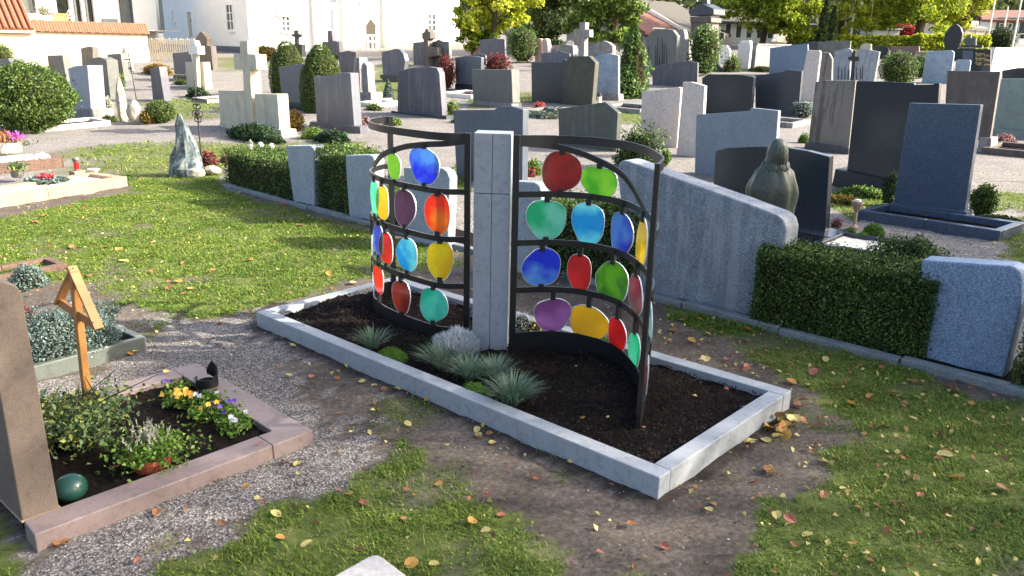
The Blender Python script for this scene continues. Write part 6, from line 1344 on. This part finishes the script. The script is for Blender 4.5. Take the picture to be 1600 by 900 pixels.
treepx('golden_tree', 'glowing yellow tree behind the linden at the right', 1500, 74, [(1505, -5, 46, 34), (1475, 15, 34, 34), (1535, -25, 40, 30), (1490, 35, 26, 20), (1470, 0, 40, 40)], 'yellow_leaf', .24, 11000, 200, seed=29, ncl=100, trunk_r=.2, z0=.2)
for i, (x, lb) in enumerate(((1326, 'yellow birch with thin white trunk nearest the twin trunked tree'), (1353, 'yellow birch with thin white trunk in the middle of the row'), (1385, 'yellow birch with thin white trunk nearest the red bush'))):
    treepx('birch_tree', lb, x, 75, [(x, 18, 26, 30), (x + 6, -25, 26, 26), (x - 6, 44, 18, 12)], 'yellow_leaf', .2, 3800, 150, seed=31 + i, ncl=50, trunk_r=.1, z0=.3, bark='birch_bark', deep=.9)
bushpx('red_shrub', 'glowing red autumn shrub left of the linden trunk', 'shrub', 1408, 66, 52, 26, 'ball', 'bright_red_leaf', .18, 1600, lump=.25, dr=.5)
b = at(1372, 66); mk('shed', *join(block(b, 10, 2.4, 2, b[2] - .3, b[2] + 1., .02), block(b, 10, 2.7, 2.3, b[2] + 1., b[2] + 1.12, .02)), M['grey_paint'], None, 'low grey shed between the birch trunks', 'shed', origin=b)
def hedge_px(label, x0, y0, x1, y1, ytop, wd, n, leaf, mat):
    A = at(x0, y0); B = at(x1, y1); d = (B - A)[:2]; L = np.linalg.norm(d); yaw = math.degrees(math.atan2(d[1], d[0])); u, v = dirs(yaw); c = (A + B)[:2] / 2 + v * wd / 2
    return bush('hedge', label, 'hedge', [c[0], c[1], Gf(*c)], L / 2, wd / 2, zfrom((A + B) / 2, ytop) - Gf(*c), 'box', mat, leaf, n, yaw=yaw, lump=.25, asp=.7)
hedge_px('bright yellow autumn hedge left of the linden trunk', 1310, 76, 1425, 77, 57, 1.2, 5200, .2, 'yellow_leaf')
hedge_px('bright yellow autumn hedge right of the linden trunk', 1436, 79, 1545, 80, 56, 1.2, 5200, .2, 'yellow_leaf')
hedge_px('green hedge left of the yellow hedge', 1235, 74, 1308, 75, 58, 1.2, 3000, .2, 'bright_leaf')
bushpx('shrub', 'round dark conifer shrub among the graves left of the pine', 'shrub', 1075, 92, 22, 30, 'ball', 'green_tree', .15, 800, lump=.25)
# wooded hillside far behind, and the wood that closes the view
def hill(name, label, x0, x1, y, h, n, mat, leaf, seed):
    rg = np.random.default_rng(seed); x = x0 + (x1 - x0) * rg.random(n); f = rg.random(n); yy = y + 30 * rg.random(n); top = h * (.6 + .5 * fbm(x * .06 + seed, yy * .02, seed)); z = G(x, yy) + f ** .7 * top
    V, F = leaves(np.stack([x, yy, z], 1), leaf, .7, rg=rg); return mk(name, V, F, M[mat], None, label, 'trees', kind='stuff', origin=[(x0 + x1) / 2, y, 0])
hill('distant_wood', 'dark wooded hillside far behind the houses', -60, 160, 150, 16, 26000, 'wood_leaf', 1.5, 3)
hill('shade_trees', 'unseen dense trees added beyond the right side casting shade on the front graves', 0, 1, -50, 1, 3, 'green_tree', .2, 3) if False else None
# unseen trees added right of the view, shaped to shade the front graves
rgS = np.random.default_rng(77); PS = []; TR = ((13, -2.5, 1.7, 10.5), (13, -.6, 1.7, 10.5), (13.2, 1.3, 1.6, 10.2), (12.8, 3.1, 1.6, 9.8), (13, 4.8, 1.5, 8.0), (13, 6.4, 1.5, 7.5), (13.2, 7.9, 1.4, 7.1), (13, 9.2, 1.2, 6.5))
for (x, y, r, h) in TR:
    m = 14500; z = rgS.random(m); a = rgS.random(m) * 6.283; q = np.sqrt(rgS.random(m)) * r * np.sqrt(np.clip(1 - z ** 5, 0, 1)) * (.75 + .5 * fbm(a * 2 + x, z * 9 + y, 3))
    PS.append(np.stack([x + np.cos(a) * q, y + np.sin(a) * q, Gf(x, y) + .15 + z * h], 1))
V, F = leaves(np.concatenate(PS), .09, .7, rg=rgS)
Vt, Ft = join(*[tube([[x, y, Gf(x, y) - .2], [x, y, Gf(x, y) + h * .9]], [.14, .03], 8) for (x, y, r, h) in TR]); Ft = np.array([[f[0], f[i], f[i + 1]] for f in Ft for i in range(1, len(f) - 1)])
mk('shade_trees', *jn((V, F), (Vt, Ft)), M['green_tree'], None, 'unseen leafy trees added right of the view to shade the front graves', 'trees', kind='stuff', origin=[12.5, 3, 0])

# ------------------------------------------------------------------ grass, gravel and fallen leaves
EXC = [np.array([pq(-.3, -.02), pq(LP, -.02), pq(LP, WP), pq(-.3, WP)]), np.array([gst, gst + uG * (LG + .9), gst + uG * (LG + .9) + vG * .58, gst + vG * .58]),
       np.array([p0[:2], p0[:2] + uS * Lsd, p0[:2] + uS * Lsd + vS * 1., p0[:2] + vS * 1.]), np.array([p1[:2], p1[:2] + u1 * 1.6, p1[:2] + u1 * 1.6 + v1 * .8, p1[:2] + v1 * .8]),
       np.array([ra[:2] - uRow * 0, rb[:2], rb[:2] + vRow * .7, ra[:2] + vRow * .7])]
def free(x, y):
    ok = ~in_bed(x, y, .01)
    for P in EXC: ok &= ~inside(P, x, y)
    return ok
def gz(x, y):
    return G(x, y) + (fbm(x * 6, y * 6, 41) - .5) * .03
def scatter(n, x0, x1, y0, y1, rg): return x0 + (x1 - x0) * rg.random(n), y0 + (y1 - y0) * rg.random(n)
def grass_patch(n, box, L, wd, seed, thr=.35):
    rg = np.random.default_rng(seed); x, y = scatter(n, *box, rg); g, v = zones(x, y)
    dens = np.clip((fbm(x * 5, y * 5, 71) - .2) * 2.2, .12, 1); ok = (rg.random(n) < g * dens) & free(x, y) & (g > .05); x, y = x[ok], y[ok]; m = len(x)
    a = rg.random(m) * 6.28; ln = np.abs(rg.normal(size=m)) * .8 + .25; D = np.stack([np.cos(a) * ln, np.sin(a) * ln, np.ones(m)], 1); D /= np.linalg.norm(D, axis=1, keepdims=True)
    B = np.stack([x, y, gz(x, y) - .006], 1); s = np.stack([-np.sin(a), np.cos(a), 0 * a], 1) * (wd * (.6 + .8 * rg.random((m, 1)))) / 2
    Lh = (L * (.5 + rg.random(m)) * (.6 + .8 * fbm(x * 4, y * 4, 5)))[:, None]; mid = B + D * Lh * .55; tip = mid + (D * .8 + np.stack([np.cos(a), np.sin(a), -.35 + 0 * a], 1) * .6) * Lh * .5
    V = np.stack([B - s, B + s, mid - s * .8, mid + s * .8, tip], 1).reshape(-1, 3); i = np.arange(m)[:, None] * 5
    F1 = np.concatenate([i + q for q in ([0, 1, 3], [0, 3, 2], [2, 3, 4])], 1).reshape(-1, 3)
    # clover and plantain leaves among the blades
    k = rg.random(m) < .22; P = B[k] + [0, 0, .014] + rg.normal(size=(k.sum(), 3)) * [.01, .01, .006]; V2, F2 = leaves(P, wd * 3., .8, np.broadcast_to([0, 0, 1.], P.shape), 1.1, rg)
    return jn((V, F1), (V2, F2))
parts = [grass_patch(560000, (-3.4, 5.6, 1.9, 6.8), .033, .0045, 1), grass_patch(720000, (-8.5, 4.2, 6.2, 14.6), .036, .007, 2), grass_patch(110000, (2.5, 8.5, 5, 12.5), .042, .008, 4), grass_patch(60000, (-16, 12, 14, 32), .08, .02, 3)]
mk('grass', *jn(*parts), M['grass'], None, 'short patchy lawn grass with clover between the graves', 'grass', kind='stuff', origin=(0, 0, 0))
# gravel chips on the path by the brown grave
rg = np.random.default_rng(15); n = 90000; x, y = scatter(n, -3.2, .4, 2.2, 7.4, rg); g, v = zones(x, y); ok = (rg.random(n) < v) & free(x, y); x2, y2 = x[ok], y[ok]
n = 16000; xx, yy = scatter(n, -2.6, 3.2, 2.0, 7.6, rg); g, v = zones(xx, yy); ok = (rg.random(n) < (1 - v) * (1 - g) * np.clip((fbm(xx * 2, yy * 2, 55) - .35) * 3, .05, 1)) & free(xx, yy); x = np.concatenate([x2, xx[ok]]); y = np.concatenate([y2, yy[ok]]); m = len(x)
oc = np.array([[1, 0, 0], [-.5, .87, 0], [-.5, -.87, 0], [.1, 0, .7]]); of = np.array([[0, 1, 3], [1, 2, 3], [2, 0, 3]])
a = rg.random(m) * 6.28; sz = (.0036 + .0052 * rg.random(m) ** 2)[:, None, None]; ca, sa = np.cos(a)[:, None], np.sin(a)[:, None]
O = oc[None] * (.6 + .8 * rg.random((m, 4, 1))); V = np.stack([O[..., 0] * ca - O[..., 1] * sa, O[..., 0] * sa + O[..., 1] * ca, O[..., 2]], -1) * sz + np.stack([x, y, gz(x, y) + .001], 1)[:, None]
M['gravel_chip'] = leaf_mat('gravel_chip', G_((.045, .037, .031), (.095, .082, .07), (.17, .152, .132), (.42, .385, .345)), 0., .9, 2.)
mk('gravel', V.reshape(-1, 3), (of[None] + np.arange(m)[:, None, None] * 4).reshape(-1, 3), M['gravel_chip'], None, 'grey gravel chips around the brown grave', 'gravel', kind='stuff', origin=(0, 0, 0))
# soil crumbs and bark bits on the planted beds
n = 9000; a = rg.random(n) * (LB - .24) + .12; b = rg.random(n) * (WD - .24) + .12; x = BED[0][0] + UB[0] * a + WB[0] * b; y = BED[0][1] + UB[1] * a + WB[1] * b
P = np.stack([x, y, G(x, y) + .085 + .03 * np.sin(b / WD * 3.14) + rg.random(n) * .012], 1); V, F = leaves(P, .014, .8, rg=rg); M['crumb'] = leaf_mat('soil_crumb', G_((.006, .004, .003), (.015, .011, .009), (.045, .033, .025)), 0., 1.); mk('soil_crumbs', V, F, M['crumb'], None, 'dark crumbly soil bits on the memorial bed', 'soil', kind='stuff', origin=[x.mean(), y.mean(), 0])
# fallen leaves: a few shared shapes, every larger leaf its own object
def leaf_mesh(k, mat):
    rg = np.random.default_rng(k); n = 9; V = [[0, 0, .004]]; F = []
    for i in range(n):
        a = 6.283 * i / n; r = (1 + .25 * math.cos(a) + .16 * (rg.random() - .5)) * .5; V.append([r * math.cos(a), r * .78 * math.sin(a), .10 * (rg.random()) + .09 * abs(math.sin(a)) ** 2 + .05 * math.cos(a)])
    for i in range(n): F.append([0, 1 + i, 1 + (i + 1) % n])
    i = len(V); V += [[-.38, .015, .03], [-.38, -.015, .03], [-.72, 0, .1]]; F.append([i, i + 2, i + 1]); me = mesh_np('fallen_leaf', V, F); me.materials.append(M[mat]); return me
LM = {c: [leaf_mesh(i * 7 + j, 'leaf_' + c) for j in range(4)] for i, c in enumerate(('yellow', 'orange', 'brown', 'red'))}
def put_leaf(x, y, z, size, c, where, rg, tilt=.22):
    o = bpy.data.objects.new('fallen_leaf', LM[c][int(rg.integers(4))]); COL.objects.link(o); o.location = (float(x), float(y), float(z)); o.scale = (size,) * 3
    o.rotation_euler = (rg.normal() * tilt, rg.normal() * tilt, rg.random() * 6.28); sz_ = 'broad ' if size > .062 else ('small ' if size < .042 else ''); o['label'] = f'{sz_}{c if c != "brown" else "withered brown"} fallen autumn leaf lying {where}'; o['category'] = 'leaf'; o['group'] = f'{sz_}{c} fallen leaves {where}'
rg = np.random.default_rng(42)
# the ones that catch the eye, at their places in the photograph
KEY = [(1102, 562, 'yellow', 'on the memorial kerb', .085, .13), (1330, 634, 'orange', 'on the grass right of the memorial', .09, 0), (1238, 600, 'orange', 'on the bare soil around the memorial', .075, 0), (1195, 690, 'yellow', 'on the bare soil around the memorial', .07, 0), (1172, 692, 'yellow', 'on the bare soil around the memorial', .07, 0), (1150, 690, 'yellow', 'on the bare soil around the memorial', .04, 0),
       (910, 655, 'orange', 'on the black soil of the memorial bed', .035, .085), (951, 655, 'yellow', 'on the black soil of the memorial bed', .045, .085), (1087, 586, 'yellow', 'on the black soil of the memorial bed', .035, .085), (1086, 621, 'yellow', 'on the black soil of the memorial bed', .035, .085), (1152, 603, 'yellow', 'on the black soil of the memorial bed', .045, .085), (1134, 609, 'red', 'on the black soil of the memorial bed', .035, .085), (1160, 639, 'yellow', 'on the black soil of the memorial bed', .045, .085), (1007, 670, 'red', 'on the black soil of the memorial bed', .03, .085), (900, 575, 'yellow', 'on the black soil of the memorial bed', .04, .085), (1040, 575, 'brown', 'on the black soil of the memorial bed', .06, .085), (1125, 596, 'red', 'on the black soil of the memorial bed', .05, .085),
       (567, 598, 'yellow', 'on the bare soil around the memorial', .05, 0), (586, 604, 'yellow', 'on the bare soil around the memorial', .045, 0), (622, 610, 'yellow', 'on the bare soil around the memorial', .05, 0), (745, 675, 'yellow', 'on the bare soil around the memorial', .055, 0), (748, 683, 'yellow', 'on the bare soil around the memorial', .055, 0), (770, 694, 'yellow', 'on the bare soil around the memorial', .055, 0), (764, 682, 'red', 'on the bare soil around the memorial', .04, 0),
       (433, 807, 'yellow', 'on the front lawn', .06, 0), (464, 728, 'yellow', 'on the gravel by the brown grave', .055, 0), (337, 752, 'brown', 'on the gravel by the brown grave', .06, 0), (383, 764, 'orange', 'on the gravel by the brown grave', .045, 0), (403, 781, 'yellow', 'on the gravel by the brown grave', .04, 0), (245, 802, 'brown', 'on the gravel by the brown grave', .055, 0), (342, 508, 'red', 'on the gravel by the brown grave', .07, 0), (95, 853, 'brown', 'on the gravel by the brown grave', .08, 0),
       (545, 774, 'orange', 'on the front lawn', .05, 0), (570, 790, 'red', 'on the front lawn', .06, 0), (640, 885, 'orange', 'on the front lawn', .07, 0), (680, 885, 'yellow', 'on the front lawn', .05, 0), (482, 852, 'yellow', 'on the front lawn', .06, 0), (440, 843, 'orange', 'on the front lawn', .05, 0), (684, 759, 'orange', 'on the front lawn', .05, 0), (1260, 840, 'yellow', 'on the grass right of the memorial', .06, 0),
       (1180, 755, 'red', 'on the bare soil around the memorial', .06, 0), (1040, 857, 'red', 'on the bare soil around the memorial', .055, 0), (1113, 790, 'orange', 'on the bare soil around the memorial', .04, 0), (785, 808, 'red', 'on the bare soil around the memorial', .05, 0), (300, 453, 'orange', 'on the left lawn', .1, 0), (278, 441, 'orange', 'on the left lawn', .09, 0), (265, 453, 'brown', 'on the left lawn', .1, 0), (390, 456, 'orange', 'on the left lawn', .08, 0), (185, 392, 'orange', 'on the left lawn', .11, 0), (165, 388, 'orange', 'on the left lawn', .1, 0), (115, 388, 'brown', 'on the left lawn', .12, 0), (195, 410, 'yellow', 'on the left lawn', .11, 0), (205, 555, 'orange', 'on the gravel by the brown grave', .06, 0.01), (212, 551, 'yellow', 'on the gravel by the brown grave', .06, .02), (192, 558, 'brown', 'on the gravel by the brown grave', .06, 0), (168, 667, 'yellow', 'on the planted brown grave', .06, .09), (191, 633, 'yellow', 'on the planted brown grave', .06, .08), (181, 733, 'brown', 'on the planted brown grave', .04, .06), (408, 695, 'red', 'on the brown purple kerb', .05, .095), (152, 616, 'brown', 'on the brown purple kerb', .05, .095), (262, 583, 'yellow', 'on the brown purple kerb', .06, .095)]
for (x, y, c, wh, sz, dz) in KEY:
    P = at(x, y, dz); put_leaf(P[0], P[1], P[2] + .012, sz, c, wh, rg)
for k in range(30):
    x, y = 1215 + rg.normal() * 22, 655 + rg.normal() * 16; P = at(x, y)
    if in_bed(P[0], P[1], .03): continue
    put_leaf(P[0], P[1], P[2] + .012 + .03 * rg.random(), .065 + .03 * rg.random(), ('brown', 'orange', 'yellow', 'orange')[k % 4], 'in the heap beside the right kerb end', rg, .5)
cnt = 0
ZN = ((-1.9, 3.8, 1.9, 6.2, 105, .048), (1.3, 4.2, 3.2, 6.6, 65, .066), (-6.8, -1.3, 6.8, 12., 35, .08))
for (x0, x1, y0, y1, n, sz) in ZN:
    x, y = scatter(n * 2, x0, x1, y0, y1, rg); g, v = zones(x, y); ok = free(x, y); k = 0
    for i in range(n * 2):
        if not ok[i] or k >= n: continue
        wh = ('on the left lawn' if x0 < -5 else ('on the grass right of the memorial' if x[i] > .6 else 'on the front lawn')) if g[i] > .3 else ('on the gravel by the brown grave' if v[i] > .3 else 'on the bare soil around the memorial')
        put_leaf(x[i], y[i], float(gz(x[i], y[i])) + .02, sz * (.6 + .7 * rg.random()), ('yellow', 'brown', 'red', 'orange', 'brown')[int(rg.integers(5))], wh, rg); k += 1
n = 5000; x, y = scatter(n, -9, 9, 1.9, 16, rg); xr, yr = scatter(900, 1.2, 4.6, 2.6, 7, rg); x = np.concatenate([x, xr]); y = np.concatenate([y, yr]); n = len(x); g, v = zones(x, y); ok = free(x, y) & (rg.random(n) < .25 + .75 * (1 - v)); x, y = x[ok], y[ok]
P = np.stack([x, y, gz(x, y) + .016], 1)[rg.permutation(len(x))]; h = len(P) // 2
V, F = leaves(P[:h], .034, .7, np.broadcast_to([0, 0, 1.], (h, 3)), 1.2, rg); mk('leaf_litter', V, F, M['leaf_brown'], None, 'small brown leaf scraps scattered over lawn and soil', 'leaf litter', kind='stuff', origin=(0, 5, 0))
V, F = leaves(P[h:], .032, .7, np.broadcast_to([0, 0, 1.], (len(P) - h, 3)), 1.2, rg); mk('leaf_litter', V, F, M['leaf_yellow'], None, 'small yellow leaf scraps scattered over lawn and soil', 'leaf litter', kind='stuff', origin=(0, 5, 0))
